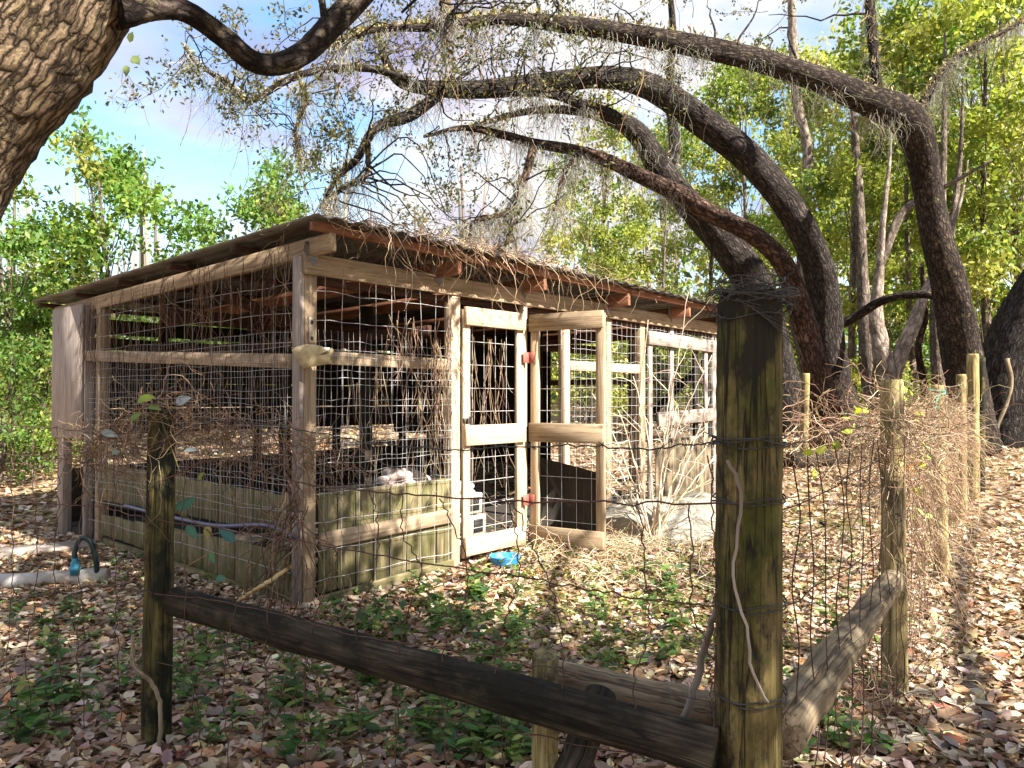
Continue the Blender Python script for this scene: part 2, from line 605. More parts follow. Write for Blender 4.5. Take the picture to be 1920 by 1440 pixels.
def bark_mat(name, dark, mid, light, scale=14, lichen=None, lich=(0.60, 0.72), depth=0.03, stretch=0.3, warp_amt=2.2, edge=0.35, furrow=0.0):
    t, p, _ = new_mat(name)
    b = attr(t, 'bark').outputs['Vector']
    warp = N(t, 'ShaderNodeTexNoise')
    warp.inputs['Scale'].default_value = scale * 0.45
    warp.inputs['Detail'].default_value = 6
    warp.inputs['Roughness'].default_value = 0.62
    t.links.new(b, warp.inputs['Vector'])
    cen = N(t, 'ShaderNodeVectorMath', operation='SUBTRACT')
    t.links.new(warp.outputs['Color'], cen.inputs[0]); cen.inputs[1].default_value = (0.5, 0.5, 0.5)
    vm = N(t, 'ShaderNodeVectorMath', operation='SCALE')
    t.links.new(cen.outputs[0], vm.inputs[0]); vm.inputs['Scale'].default_value = warp_amt / scale
    va = N(t, 'ShaderNodeVectorMath', operation='ADD')
    t.links.new(b, va.inputs[0]); t.links.new(vm.outputs[0], va.inputs[1])
    v = N(t, 'ShaderNodeTexVoronoi', feature='DISTANCE_TO_EDGE')
    v.inputs['Scale'].default_value = 1.0
    t.links.new(mapping(t, va.outputs[0], (scale, scale, scale * stretch)), v.inputs['Vector'])
    f1 = ramp(t, v.outputs['Distance'], [(0.0, (0, 0, 0)), (edge * 0.3, (0.5,) * 3), (edge, (1, 1, 1))])
    rn = noise(t, mapping(t, va.outputs[0], (scale * 1.6, scale * 1.6, scale * 0.33)), 1.0, 7, 0.68)
    f2 = ramp(t, rn, [(0.36 + furrow, (0, 0, 0)), (0.50 + furrow * 0.6, (1, 1, 1))])
    fm = N(t, 'ShaderNodeMath', operation='MULTIPLY')
    t.links.new(f1, fm.inputs[0]); t.links.new(f2, fm.inputs[1])
    fis = fm.outputs[0]
    fn = noise(t, mapping(t, b, (70, 70, 34)), 1.0, 8, 0.75)
    c = ramp(t, fn, [(0.3, mid), (0.65, light)])
    c = mixc(t, fis, dark, c)
    bn = noise(t, b, 3.2, 5, 0.65)
    c = mixc(t, 1.0, c, ramp(t, bn, [(0.35, (0.5, 0.47, 0.45)), (0.62, (1, 1, 1))]), 'MULTIPLY')
    if lichen:
        lf = ramp(t, noise(t, b, 8.5, 8, 0.75), [(lich[0], (0, 0, 0)), (lich[1], (0.85,) * 3)])
        lm = N(t, 'ShaderNodeMath', operation='MULTIPLY')
        t.links.new(lf, lm.inputs[0]); t.links.new(fis, lm.inputs[1])
        c = mixc(t, lm.outputs[0], c, lichen)
    t.links.new(c, p.inputs['Base Color'])
    p.inputs['Roughness'].default_value = 0.92
    p.inputs['Specular IOR Level'].default_value = 0.15
    hm = N(t, 'ShaderNodeMath', operation='MULTIPLY_ADD')
    t.links.new(fn, hm.inputs[0]); hm.inputs[1].default_value = 0.5; t.links.new(fis, hm.inputs[2])
    bump(t, p, hm.outputs[0], 1.0, depth)


bark_mat('bark_near', (0.022, 0.014, 0.009), (0.25, 0.17, 0.105), (0.50, 0.38, 0.26), scale=27, lichen=(0.40, 0.33, 0.16), lich=(0.52, 0.70), depth=0.03, stretch=0.24, warp_amt=1.3, edge=0.24, furrow=-0.02)
bark_mat('bark_oak', (0.014, 0.011, 0.010), (0.06, 0.047, 0.041), (0.145, 0.12, 0.105), scale=17, lichen=(0.22, 0.19, 0.14), depth=0.03, stretch=0.22)
bark_mat('bark_red', (0.02, 0.011, 0.008), (0.095, 0.055, 0.042), (0.24, 0.155, 0.115), scale=14, lichen=(0.30, 0.27, 0.22), depth=0.035, stretch=0.25)
bark_mat('bark_limb', (0.012, 0.009, 0.008), (0.05, 0.036, 0.03), (0.125, 0.095, 0.08), scale=19, lichen=(0.22, 0.185, 0.10), lich=(0.52, 0.66), depth=0.02)
bark_mat('bark_pale', (0.16, 0.12, 0.09), (0.36, 0.30, 0.25), (0.55, 0.48, 0.41), scale=9, depth=0.01)
bark_mat('bark_far', (0.09, 0.07, 0.055), (0.22, 0.175, 0.14), (0.38, 0.31, 0.25), scale=10, depth=0.02)


def leaf_mat(name, trans=0.4, rough=0.5, spec=0.3, bright=1.0):
    t, p, out = new_mat(name)
    a = attr(t, 'col').outputs['Color']
    c = mixc(t, 1.0, a, (bright,) * 3, 'MULTIPLY')
    t.links.new(c, p.inputs['Base Color'])
    p.inputs['Roughness'].default_value = rough
    p.inputs['Specular IOR Level'].default_value = spec
    if trans:
        tr = N(t, 'ShaderNodeBsdfTranslucent')
        t.links.new(mixc(t, 1.0, c, (1.25, 1.25, 0.75), 'MULTIPLY'), tr.inputs[0])
        mx = N(t, 'ShaderNodeMixShader')
        mx.inputs[0].default_value = trans
        t.links.new(p.outputs[0], mx.inputs[1]); t.links.new(tr.outputs[0], mx.inputs[2])
        t.links.new(mx.outputs[0], out.inputs[0])


leaf_mat('leaf_green', 0.4)
leaf_mat('leaf_dry', 0.12, 0.55, 0.45)
leaf_mat('fibre', 0.2, 0.9, 0.1)
leaf_mat('moss', 0.35, 1.0, 0.0)


def plain(name, col, rough=0.6, metal=0.0, var=0.3, scale=20, c2=None, bumpd=0.0):
    t, p, _ = new_mat(name)
    b = attr(t, 'bark').outputs['Vector']
    n = noise(t, b, scale, 5, 0.65)
    lo = tuple(c * (1 - var) for c in col)
    c = ramp(t, n, [(0.35, c2 or lo), (0.62, col)])
    t.links.new(c, p.inputs['Base Color'])
    p.inputs['Roughness'].default_value = rough
    p.inputs['Metallic'].default_value = metal
    if bumpd: bump(t, p, n, 0.5, bumpd)


plain('galvanised', (0.42, 0.41, 0.40), 0.55, 0.5, 0.3)
plain('wire_grey', (0.62, 0.60, 0.58), 0.6, 0.1, 0.35)
plain('wire_rust', (0.11, 0.055, 0.035), 0.85, 0.1, 0.5, 60, c2=(0.045, 0.03, 0.025))
plain('wire_barb', (0.06, 0.057, 0.055), 0.6, 0.3, 0.4, 60, c2=(0.025, 0.023, 0.02))
plain('roof_metal', (0.20, 0.195, 0.19), 0.55, 0.4, 0.4, 3, c2=(0.085, 0.07, 0.06))
plain('hinge_red', (0.33, 0.10, 0.075), 0.6, 0.0, 0.3)
plain('hasp', (0.50, 0.42, 0.30), 0.6, 0.2, 0.3)
plain('black_iron', (0.03, 0.028, 0.026), 0.6, 0.3, 0.3)
plain('blue_plastic', (0.03, 0.25, 0.62), 0.35, 0.0, 0.2)
plain('blue_hose', (0.10, 0.10, 0.20), 0.4, 0.0, 0.3)
plain('teal_fitting', (0.03, 0.24, 0.36), 0.4, 0.0, 0.2)
plain('dark_hose', (0.015, 0.035, 0.035), 0.45, 0.0, 0.2)
plain('pipe_white', (0.50, 0.47, 0.44), 0.6, 0.0, 0.3, 5, c2=(0.28, 0.23, 0.17))
plain('plaque', (0.56, 0.45, 0.26), 0.8, 0.0, 0.3, 14, c2=(0.36, 0.28, 0.14))
plain('white_plastic', (0.72, 0.70, 0.68), 0.5, 0.0, 0.15, 9)
plain('white_bag', (0.42, 0.36, 0.33), 0.7, 0.0, 0.3, 9, c2=(0.45, 0.30, 0.25))
plain('tarp', (0.30, 0.28, 0.235), 0.75, 0.0, 0.4, 3.0, c2=(0.16, 0.14, 0.11), bumpd=0.02)
plain('concrete', (0.40, 0.37, 0.32), 0.9, 0.0, 0.3, 10, bumpd=0.01)
plain('shaded_soil', (0.03, 0.022, 0.016), 0.95, 0.0, 0.4, 8, bumpd=0.02)  # dark soil, with the coop roof's shade put into its colour
plain('green_rope', (0.05, 0.38, 0.30), 0.7, 0.0, 0.2)
plain('chain_mesh', (0.30, 0.27, 0.22), 0.7, 0.2, 0.3)


def ground_mat():
    t, p, _ = new_mat('leaf_ground')
    tc = N(t, 'ShaderNodeTexCoord')
    o = tc.outputs['Object']
    v = N(t, 'ShaderNodeTexVoronoi')
    v.inputs['Scale'].default_value = 13.0
    v.inputs['Randomness'].default_value = 1.0
    wn = N(t, 'ShaderNodeTexNoise'); wn.inputs['Scale'].default_value = 9
    t.links.new(o, wn.inputs['Vector'])
    vm = N(t, 'ShaderNodeVectorMath', operation='SCALE'); vm.inputs['Scale'].default_value = 0.12
    t.links.new(wn.outputs['Color'], vm.inputs[0])
    va = N(t, 'ShaderNodeVectorMath', operation='ADD')
    t.links.new(o, va.inputs[0]); t.links.new(vm.outputs[0], va.inputs[1])
    t.links.new(va.outputs[0], v.inputs['Vector'])
    sx = N(t, 'ShaderNodeSeparateColor')
    t.links.new(v.outputs['Color'], sx.inputs[0])
    c = ramp(t, sx.outputs[0], [(0.0, (0.06, 0.038, 0.024)), (0.3, (0.18, 0.115, 0.07)), (0.6, (0.34, 0.23, 0.14)), (0.85, (0.46, 0.34, 0.22)), (1.0, (0.54, 0.43, 0.30))])
    sh = ramp(t, v.outputs['Distance'], [(0.0, (1, 1, 1)), (0.7, (0.5, 0.45, 0.4))])
    c = mixc(t, 0.8, c, sh, 'MULTIPLY')
    bn = noise(t, o, 0.35, 6, 0.6)
    c = mixc(t, ramp(t, bn, [(0.52, (0, 0, 0)), (0.66, (0.55,) * 3)]), c, (0.12, 0.13, 0.035))
    t.links.new(c, p.inputs['Base Color'])
    p.inputs['Roughness'].default_value = 0.95
    p.inputs['Specular IOR Level'].default_value = 0.1
    bump(t, p, sx.outputs[1], 0.6, 0.02)


ground_mat()

#==STRUCTURE==
# ================================================================== ground
def build_ground():
    def axis(lo, hi, n, c, tight):
        t = np.linspace(-1, 1, n)
        g = np.sinh(t * tight) / np.sinh(tight)
        return np.where(g < 0, c + g * (c - lo), c + g * (hi - c))
    xs = axis(-160, 160, 260, 0.0, 4.6)
    ys = axis(-40, 320, 260, 5.0, 4.6)
    X, Y = np.meshgrid(xs, ys)
    Z = tz(X, Y) + 0.008 * rng.standard_normal(X.shape) * (np.hypot(X, Y - 5) < 14)
    V = np.stack([X, Y, Z], -1).reshape(-1, 3)
    nx, ny = len(xs), len(ys)
    i, j = np.meshgrid(np.arange(ny - 1), np.arange(nx - 1), indexing='ij')
    a = (i * nx + j).ravel()
    Q = np.stack([a, a + 1, a + nx + 1, a + nx], -1)
    m = MB(); m.add(V, Q)
    m.build('ground', 'leaf_ground', None, True, origin=np.zeros(3), kind='structure', label='leaf-covered woodland ground around the coop', cat='ground')


build_ground()

# ================================================================== chicken coop
LEN_R, LEN_L = 7.3, 4.86
coop = thing('chicken_coop', (C0[0], C0[1], 0.0), 'long weathered wooden chicken coop with wire mesh sides and low metal roof', 'coop')
PLATE_T, PLATE_B = 2.52, 2.37


def zroof(s, l):
    return 2.695 - (l + 0.35) * 0.0235 - 0.006 * s


def P2(s, l, z):
    """coop plan coordinates: s along the sunlit wall, l across"""
    return C0 + dR * s + dL * l + UPV * z


def build_coop():
    R = lambda s, z, o=0.0: Rw(s, z, o)
    # ---- posts of the sunlit wall
    g = lambda p: float(tz(p[0], p[1])) - 0.05
    def post(s, o, w, d, mat, z1=PLATE_B, z0=None, name='post'):
        b = R(s, 0, o)
        z0 = g(b) if z0 is None else z0
        return board(name, R(s, z0, o), R(s, z1, o), dR, w, d, mat, coop)
    post(0.05, -0.045, 0.105, 0.10, 'wood_tan', z1=PLATE_T - 0.02)
    jambs = [(1.49, -0.02, 0.10, 0.10, 'wood_pale'), (2.42, -0.02, 0.06, 0.09, 'wood_pale'), (3.15, -0.06, 0.09, 0.09, 'wood_pale'),
             (3.9, -0.05, 0.10, 0.09, 'wood_tan'), (4.62, -0.05, 0.10, 0.09, 'wood_tan'), (6.5, -0.05, 0.10, 0.09, 'wood_grey'),
             (7.25, -0.05, 0.10, 0.10, 'wood_grey')]
    for a in jambs: post(*a)
    post(5.32, -0.03, 0.08, 0.05, 'wood_grey')
    post(5.98, -0.03, 0.08, 0.05, 'wood_dark', z1=2.2)
    # top plate, one long beam in two lengths
    board('top_plate', R(-0.02, (PLATE_T + PLATE_B) / 2, 0.022), R(3.55, (PLATE_T + PLATE_B) / 2, 0.022), UPV, 0.15, 0.04, 'wood_tan', coop)
    board('top_plate', R(3.556, (PLATE_T + PLATE_B) / 2 - 0.005, 0.022), R(LEN_R + 0.1, (PLATE_T + PLATE_B) / 2 - 0.02, 0.022), UPV, 0.15, 0.04, 'wood_tan', coop)
    board('top_plate', R(0.11, 2.34, -0.06), R(LEN_R, 2.34, -0.06), UPV, 0.05, 0.06, 'wood_inner_shade', coop)
    # mid rails
    z = onR(700, 676)[1]
    board('rail', R(0.11, z + 0.005, -0.01), R(1.43, z - 0.005, -0.01), UPV, 0.095, 0.04, 'wood_tan', coop)
    z2 = onR(1160, 690)[1]
    board('rail', R(3.2, z2, -0.03), R(3.84, z2, -0.03), UPV, 0.10, 0.04, 'wood_pale', coop)
    board('rail', R(3.96, z2, -0.03), R(4.56, z2, -0.03), UPV, 0.10, 0.04, 'wood_pale', coop)
    # vertical skirt planks, sunlit wall first bay
    zt = onR(600, 924)[1]
    n = 8
    w = 1.33 / n
    for i in range(n):
        s = 0.11 + (i + 0.5) * w
        top = zt + rng.uniform(-0.008, 0.008)
        board('skirt_plank', R(s, 0.10, 0.012 + rng.uniform(-.003, .003)), R(s + rng.uniform(-.004, .004), top, 0.012 + rng.uniform(-.003, .003)), dR, w - 0.010, 0.018, 'wood_skirt', coop)
    za, zb = onR(600, 1012)[1], onR(830, 967)[1]
    board('skirt_rail', R(0.11, za, 0.042), R(1.43, zb, 0.042), UPV, 0.115, 0.035, 'wood_tan', coop)
    board('base_board', R(0.11, 0.04, 0.05), R(1.43, 0.09, 0.05), UPV, 0.10, 0.04, 'wood_skirt', coop)
    # ---- shaded wall
    Lq = lambda s, z, o=0.0: Lw(s, z, o)
    board('corner_board', Lq(0.045, 0.70, 0.021), Lq(0.045, 2.50, 0.021), dL, 0.10, 0.035, 'wood_grey', coop)
    board('corner_board', Lq(0.05, 0.0, 0.020), Lq(0.05, 0.694, 0.020), dL, 0.09, 0.033, 'wood_grey', coop)
    s1, z1 = onL(160, 667); s0, z0 = onL(553, 677)
    board('rail', Lq(0.10, z0, 0.024), Lq(s1, z1, 0.024), UPV, 0.105, 0.04, 'wood_tan', coop)
    sA = onL(165, 700)[0]; sB = onL(182, 700)[0]
    board('post', Lq(sA, 0.0, -0.01), Lq(sA, 2.44, -0.01), dL, 0.05, 0.09, 'wood_grey', coop)
    board('post', Lq(sB, 0.0, -0.05), Lq(sB, 2.44, -0.05), dL, 0.10, 0.09, 'wood_tan', coop)
    # inner door post visible inside the shaded wall
    sC = onL(522, 840)[0]
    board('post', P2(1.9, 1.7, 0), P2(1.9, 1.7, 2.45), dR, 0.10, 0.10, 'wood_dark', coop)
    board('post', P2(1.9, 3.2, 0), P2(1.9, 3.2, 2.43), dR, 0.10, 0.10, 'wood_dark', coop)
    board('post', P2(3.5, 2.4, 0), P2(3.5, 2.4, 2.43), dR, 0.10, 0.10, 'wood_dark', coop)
    # end panel and its leg
    sp0, zp1 = onL(158, 580, 0.05); sp1, _ = onL(101, 580, 0.05); zp0 = onL(130, 822, 0.05)[1]
    board('end_panel', Lq((sp0 + sp1) / 2, zp0, 0.055), Lq((sp0 + sp1) / 2, 2.47, 0.055), dL, sp1 - sp0, 0.02, 'wood_grey', coop)
    sl = onL(119, 900)[0]
    board('post', Lq(sl, -0.05, -0.01), Lq(sl, 2.44, -0.01), dL, 0.17, 0.09, 'wood_grey', coop)
    # two tiers of skirt planks
    st0, st1 = 0.12, onL(195, 900)[0]
    def line(pa, pb):
        a, b = onL(*pa), onL(*pb)
        return lambda s: a[1] + (b[1] - a[1]) * (s - a[0]) / (b[0] - a[0])
    ut, ub = line((540, 927), (195, 867)), line((535, 1000), (215, 941))
    lt, lb = line((535, 1030), (200, 965)), line((535, 1118), (200, 1003))
    n = 13
    w = (st1 - st0) / n
    for i in range(n):
        s = st0 + (i + 0.5) * w
        board('skirt_plank', Lq(s, ub(s), 0.01), Lq(s, ut(s) + rng.uniform(-.012, .006), 0.01 + rng.uniform(-.004, .004)), dL, w - 0.012, 0.018, 'wood_skirt', coop)
        board('skirt_plank', Lq(s, lb(s), 0.014), Lq(s, lt(s) + rng.uniform(-.01, .004), 0.014 + rng.uniform(-.004, .004)), dL, w - 0.012, 0.018, 'wood_skirt', coop)
    board('skirt_rail', Lq(st0, ub(st0) - 0.01, -0.03), Lq(st1, ub(st1) - 0.01, -0.03), UPV, 0.09, 0.04, 'wood_dark', coop)
    board('base_board', Lq(st0, 0.0, -0.01), Lq(st1, 0.03, -0.01), UPV, 0.13, 0.03, 'wood_skirt', coop)
    # ---- rafters, purlins, roof sheets
    for s in (0.03, 1.26, 2.38, 3.83, 5.2, 6.5, 7.22):
        r = board('rafter', P2(s, -0.30, zroof(s, -0.30) - 0.125), P2(s, LEN_L, zroof(s, LEN_L) - 0.125), UPV, 0.13, 0.045, 'wood_tan' if s < 0.1 else 'wood_red', coop)
        # metal tie plate on the top plate
        m = MB()
        w_ = 0.062
        poly = [(-w_ * 0.9, 2.60), (-w_ * 0.35, 2.60), (w_ * 0.3, 2.525), (w_ * 1.3, 2.545), (w_ * 0.25, 2.425), (-w_ * 1.2, 2.53)]
        f = np.array([R(s + a, z_, 0.0455) for a, z_ in poly]); k = np.array([R(s + a, z_, 0.0435) for a, z_ in poly])
        V = np.vstack([f, k]); np_ = len(poly)
        tri = [[0, i, i + 1] for i in range(1, np_ - 1)]
        q = [[i, (i + 1) % np_, np_ + (i + 1) % np_, np_ + i] for i in range(np_)]
        m.add(V, q, tri)
        m.build('tie_plate', 'galvanised', coop)
    for l in (-0.27, 0.75, 1.8, 2.85, 3.9, LEN_L + 0.08):
        board('fascia' if l < 0 else 'purlin', P2(-0.13, l, zroof(0, l) - 0.035), P2(LEN_R + 0.2, l, zroof(LEN_R, l) - 0.035), UPV if l < 0 else dL, 0.062 if l < 0 else 0.085, 0.04, 'wood_red' if l < 0 else 'wood_inner_shade', coop)
    # rafter over the shaded wall
    # corrugated sheets
    n_sheet = 11
    sw = (LEN_R + 0.42) / n_sheet
    for i in range(n_sheet):
        a = -0.16 + i * sw
        u = np.arange(0, sw + 0.03, 0.0191)
        prof = 0.016 * np.clip(np.cos((a + u) * 2 * math.pi / 0.19) * 1.8 + 0.2, -0.2, 1.0)
        lift = 0.004 * (i % 2) + rng.uniform(0, 0.006)
        ls = np.array([-0.40, -0.36, 1.0, 2.3, 3.6, LEN_L + 0.22])
        V = []
        for l in ls:
            dn = 0.0 if l > -0.38 else -0.004
            for uu, pz in zip(u, prof):
                V.append(P2(a + uu, l, zroof(a + uu, l) + pz + lift + dn))
        V = np.array(V)
        nu = len(u)
        Q = [[r * nu + c, r * nu + c + 1, (r + 1) * nu + c + 1, (r + 1) * nu + c] for r in range(len(ls) - 1) for c in range(nu - 1)]
        nv = len(V)
        V2 = V - UPV * 0.0025
        Qb = [q[::-1] for q in (np.array(Q) + nv).tolist()]
        rim = []
        for r in range(len(ls) - 1):
            for c in (0, nu - 1):
                rim.append([r * nu + c, (r + 1) * nu + c, (r + 1) * nu + c + nv, r * nu + c + nv])
        for c in range(nu - 1):
            for r in (0, len(ls) - 1):
                rim.append([r * nu + c, r * nu + c + 1, r * nu + c + 1 + nv, r * nu + c + nv])
        m = MB(); m.add(np.vstack([V, V2]), Q + Qb + rim)
        m.build('roof_sheet', 'roof_metal', coop, True)
    # ---- back wall: horizontal boards above an open strip, low skirt below
    for i, (z0_, z1_) in enumerate([(1.06, 1.36), (1.37, 1.67), (1.675, 2.02), (2.06, 2.20), (2.24, 2.42)]):
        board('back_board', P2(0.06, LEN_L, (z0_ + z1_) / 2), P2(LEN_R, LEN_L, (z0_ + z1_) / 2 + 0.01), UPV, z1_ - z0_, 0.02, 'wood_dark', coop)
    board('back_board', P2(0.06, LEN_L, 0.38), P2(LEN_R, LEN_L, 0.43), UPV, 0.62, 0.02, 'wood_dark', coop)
    m = MB(); m.box(P2(LEN_R / 2, LEN_L / 2 + 0.02, -0.09), dR, dL, UPV, LEN_R - 0.1, LEN_L - 0.12, 0.36, 0.01); m.build('floor', 'shaded_soil', coop)
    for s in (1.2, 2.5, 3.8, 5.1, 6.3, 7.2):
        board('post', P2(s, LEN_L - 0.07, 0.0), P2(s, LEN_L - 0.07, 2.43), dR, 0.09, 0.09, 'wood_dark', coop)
    # far end: plywood in its corner, open mesh with rails for the rest
    for i in range(3):
        l = 3.45 + i * 0.46
        board('end_board', P2(LEN_R, l + 0.22, 0.25), P2(LEN_R, l + 0.22, 2.40), dL, 0.455, 0.015, 'wood_dark', coop)
    for zz in (0.9, 1.75):
        board('rail', P2(LEN_R, 0.05, zz), P2(LEN_R, 3.44, zz), UPV, 0.09, 0.04, 'wood_tan', coop)
    board('post', P2(LEN_R, 1.8, 0.1), P2(LEN_R, 1.8, 2.42), dL, 0.09, 0.09, 'wood_tan', coop)
    board('brace', P2(LEN_R - 0.06, 0.2, 2.3), P2(LEN_R - 0.06, 1.7, 1.0), UPV, 0.10, 0.04, 'wood_dark', coop)
    for i in range(5):
        board('partition_board', P2(4.75, 1.6 + 0.3 + i * 0.6, 0.95), P2(4.75, 1.6 + 0.3 + i * 0.6, 2.38), dL, 0.59, 0.015, 'wood_dark', coop)
    # inner roost shelf
    board('roost_board', P2(2.6, 2.0, 0.98), P2(6.9, 2.0, 0.98), dL, 0.20, 0.03, 'wood_inner_shade', coop)
    board('roost_board', P2(2.6, 2.35, 0.98), P2(6.9, 2.35, 0.98), dL, 0.20, 0.03, 'wood_inner_shade', coop)
    # ---- wire mesh panels
    def wiremesh(name, fn, s0, s1, zlo, zhi, dv, dh, r, mat='wire_grey', wob=0.006, parent=coop):
        m = MB()
        for s in np.arange(s0 + dv / 2, s1, dv):
            b, t = (zlo(s) if callable(zlo) else zlo), (zhi(s) if callable(zhi) else zhi)
            zs = np.linspace(b, t, 9)
            pts = np.array([fn(s + rng.normal(0, wob), z_, rng.normal(0, 0.003)) for z_ in zs])
            m.tube(pts, r, 3, caps=False)
        zz0 = max(zlo(s0), zlo(s1)) if callable(zlo) else zlo
        zz1 = min(zhi(s0), zhi(s1)) if callable(zhi) else zhi
        for z_ in np.arange(zz0 + dh / 2, zz1, dh):
            ss = np.linspace(s0, s1, 12)
            pts = np.array([fn(s, z_ + rng.normal(0, wob), rng.normal(0, 0.003)) for s in ss])
            m.tube(pts, r * 1.15, 3, caps=False)
        return m.build(name, mat, parent, kind='stuff')
    wiremesh('wire_mesh', lambda s, z, o: Lq(s, z, 0.052 + o), 0.08, sB + 0.05, 0.16, lambda s: zroof(0, s) - 0.19, 0.152, 0.205, 0.0021)
    wiremesh('wire_mesh', lambda s, z, o: Lq(s, z, 0.060 + o), 0.08, sB + 0.05, lambda s: ut(s) - 0.3, 1.98, 0.052, 0.105, 0.0014, wob=0.010)
    wiremesh('wire_mesh', lambda s, z, o: R(s, z, 0.062 + o), 0.05, 1.46, 0.10, 2.36, 0.155, 0.205, 0.0019, wob=0.004)
    wiremesh('wire_mesh', lambda s, z, o: R(s, z, 0.068 + o), 0.05, 1.46, 0.80, 1.98, 0.052, 0.105, 0.0011, wob=0.006)
    wiremesh('wire_mesh', lambda s, z, o: R(s, z, 0.004 + o), 3.20, 4.58, 0.25, 2.35, 0.10, 0.10, 0.0016)
    wiremesh('wire_mesh', lambda s, z, o: R(s, z, 0.004 + o), 4.66, 6.46, 0.25, 2.35, 0.10, 0.10, 0.0016)
    wiremesh('wire_mesh', lambda s, z, o: P2(LEN_R + o, s, z), 0.05, 3.44, 0.3, 2.40, 0.06, 0.06, 0.002)
    # ---- doors
    top_z = onR(925, 600)[1]; mid_z = onR(925, 813)[1]
    bot_z = 0.22
    def door(fn, w, along, out, mats, tilt=0.0):
        d = bpy.data.objects.new('door', None); COL.objects.link(d); place(d, fn(0, 0.1), coop)
        st = 0.085
        board('stile', fn(st / 2, 0.12), fn(st / 2, top_z + 0.06), along, st, 0.036, mats[0], d)
        board('stile', fn(w - st / 2, 0.12), fn(w - st / 2, top_z + 0.06), along, st, 0.036, mats[1], d)
        for zc, h in ((top_z, 0.16), (mid_z, 0.175), (bot_z, 0.16)):
            o_ = out * 0.037
            board('rail', fn(0.0, zc) + o_, fn(w, zc) + o_, UPV, h, 0.036, mats[2], d)
        m = MB()
        for u in np.arange(st + 0.07, w - st, 0.152):
            m.tube([fn(u, 0.2) - out * 0.03, fn(u, 1.2) - out * 0.028, fn(u, top_z) - out * 0.03], 0.0024, 4, caps=False)
        for z_ in np.arange(0.35, top_z, 0.205):
            m.tube([fn(st * 0.3, z_) - out * 0.03, fn(w / 2, z_) - out * 0.028, fn(w - st * 0.3, z_) - out * 0.03], 0.0026, 4, caps=False)
        m.build('wire_mesh', 'wire_grey', d, kind='stuff')
        return d
    d1 = door(lambda u, z: R(1.565 + u, z, 0.03), 0.80, dR, nR, ('wood_pale', 'wood_pale', 'wood_pale'))
    e = nR * 0.985 + dR * 0.17; e = e / np.linalg.norm(e)
    out2 = np.array([-e[1], e[0], 0]);
    out2 = out2 if np.dot(out2, -dR) > 0 else -out2
    h0 = R(2.47, 0, 0.06)
    d2 = door(lambda u, z: h0 + e * u + UPV * z, 0.76, e, out2, ('wood_pale', 'wood_tan', 'wood_tan'))
    # dark plywood behind the open door's lower mesh, with a torn pale corner
    D2 = lambda u, z: h0 + e * u + UPV * z - out2 * 0.045
    m = MB()
    poly = [(0.02, 0.16), (0.74, 0.16), (0.74, 0.80), (0.45, 0.86), (0.06, 0.93)]
    a_ = np.array([D2(*p) for p in poly]); b_ = a_ - out2 * 0.012
    n5 = len(poly)
    m.add(np.vstack([a_, b_]), [[i, (i + 1) % n5, n5 + (i + 1) % n5, n5 + i] for i in range(n5)],
          [[0, i, i + 1] for i in range(1, n5 - 1)] + [[n5, n5 + i + 1, n5 + i] for i in range(1, n5 - 1)])
    m.build('kick_panel', 'wood_dark', d2)
    # red butt hinges between the doors
    for zh in (onR(975, 671)[1], onR(975, 936)[1]):
        m = MB()
        m.box(R(2.375, zh, 0.075), dR, UPV, nR, 0.085, 0.10, 0.006, 0.001)
        m.build('hinge', 'hinge_red', d1)
        m = MB()
        m.box(h0 + e * 0.03 + UPV * zh + out2 * 0.060, e, UPV, out2, 0.07, 0.10, 0.006, 0.001)
        m.build('hinge', 'hinge_red', d2)
    # black latch on the first door
    zl = onR(872, 788)[1]
    m = MB()
    m.box(R(1.60, zl, 0.058), dR, UPV, nR, 0.10, 0.04, 0.02, 0.003)
    m.tube([R(1.57, zl - 0.03, 0.075), R(1.60, zl + 0.03, 0.085), R(1.65, zl + 0.035, 0.075)], 0.008, 6)
    m.build('latch', 'black_iron', d1)
    # ---- far door unit
    hd = bpy.data.objects.new('door', None); COL.objects.link(hd); place(hd, R(5.6, 0.1), coop)
    zz = onR(1270, 640)[1]
    board('rail', R(4.68, zz, 0.03), R(6.44, zz - 0.02, 0.03), UPV, 0.16, 0.036, 'wood_grey', hd)
    zz = onR(1265, 785)[1]
    board('rail', R(4.9, zz, 0.03), R(6.44, zz + 0.04, 0.03), UPV, 0.17, 0.036, 'wood_grey', hd)
    board('stile', R(4.76, 0.2, 0.0), R(4.76, 2.25, 0.0), dR, 0.08, 0.036, 'wood_grey', hd)
    board('stile', R(6.2, 0.2, 0.0), R(6.2, 2.2, 0.0), dR, 0.08, 0.036, 'wood_grey', hd)
    for i, s in enumerate(np.arange(4.95, 6.4, 0.21)):
        board('lower_board', R(s, 0.22, 0.02), R(s, 0.98 + rng.uniform(-0.05, 0.06), 0.02), dR, 0.2, 0.015, 'log_grey', hd)
    # hose along the gap between the skirt tiers
    m = MB()
    pts = [Lq(*onL(232, 948, 0.06), 0.05), Lq(*onL(300, 964, 0.06), 0.06), Lq(*onL(400, 985, 0.06), 0.055), Lq(*onL(500, 985, 0.06), 0.06), Lq(*onL(555, 1010, 0.06), 0.06)]
    m.tube(spline(pts, 30), 0.016, 8)
    m.build('hose', 'blue_hose', coop, True)
    # cross tie inside under the roof
    board('brace', P2(0.1, 1.3, 2.35), P2(2.3, 1.3, 1.75), UPV, 0.09, 0.04, 'wood_inner_shade', coop)
    board('tie_beam', P2(0.08, 2.4, 2.26), P2(LEN_R, 2.4, 2.26), UPV, 0.14, 0.045, 'wood_inner_shade', coop)
    board('tie_beam', P2(1.26, 0.05, 2.06), P2(1.26, LEN_L, 2.05), UPV, 0.09, 0.045, 'wood_inner_shade', coop)
    return zl


build_coop()


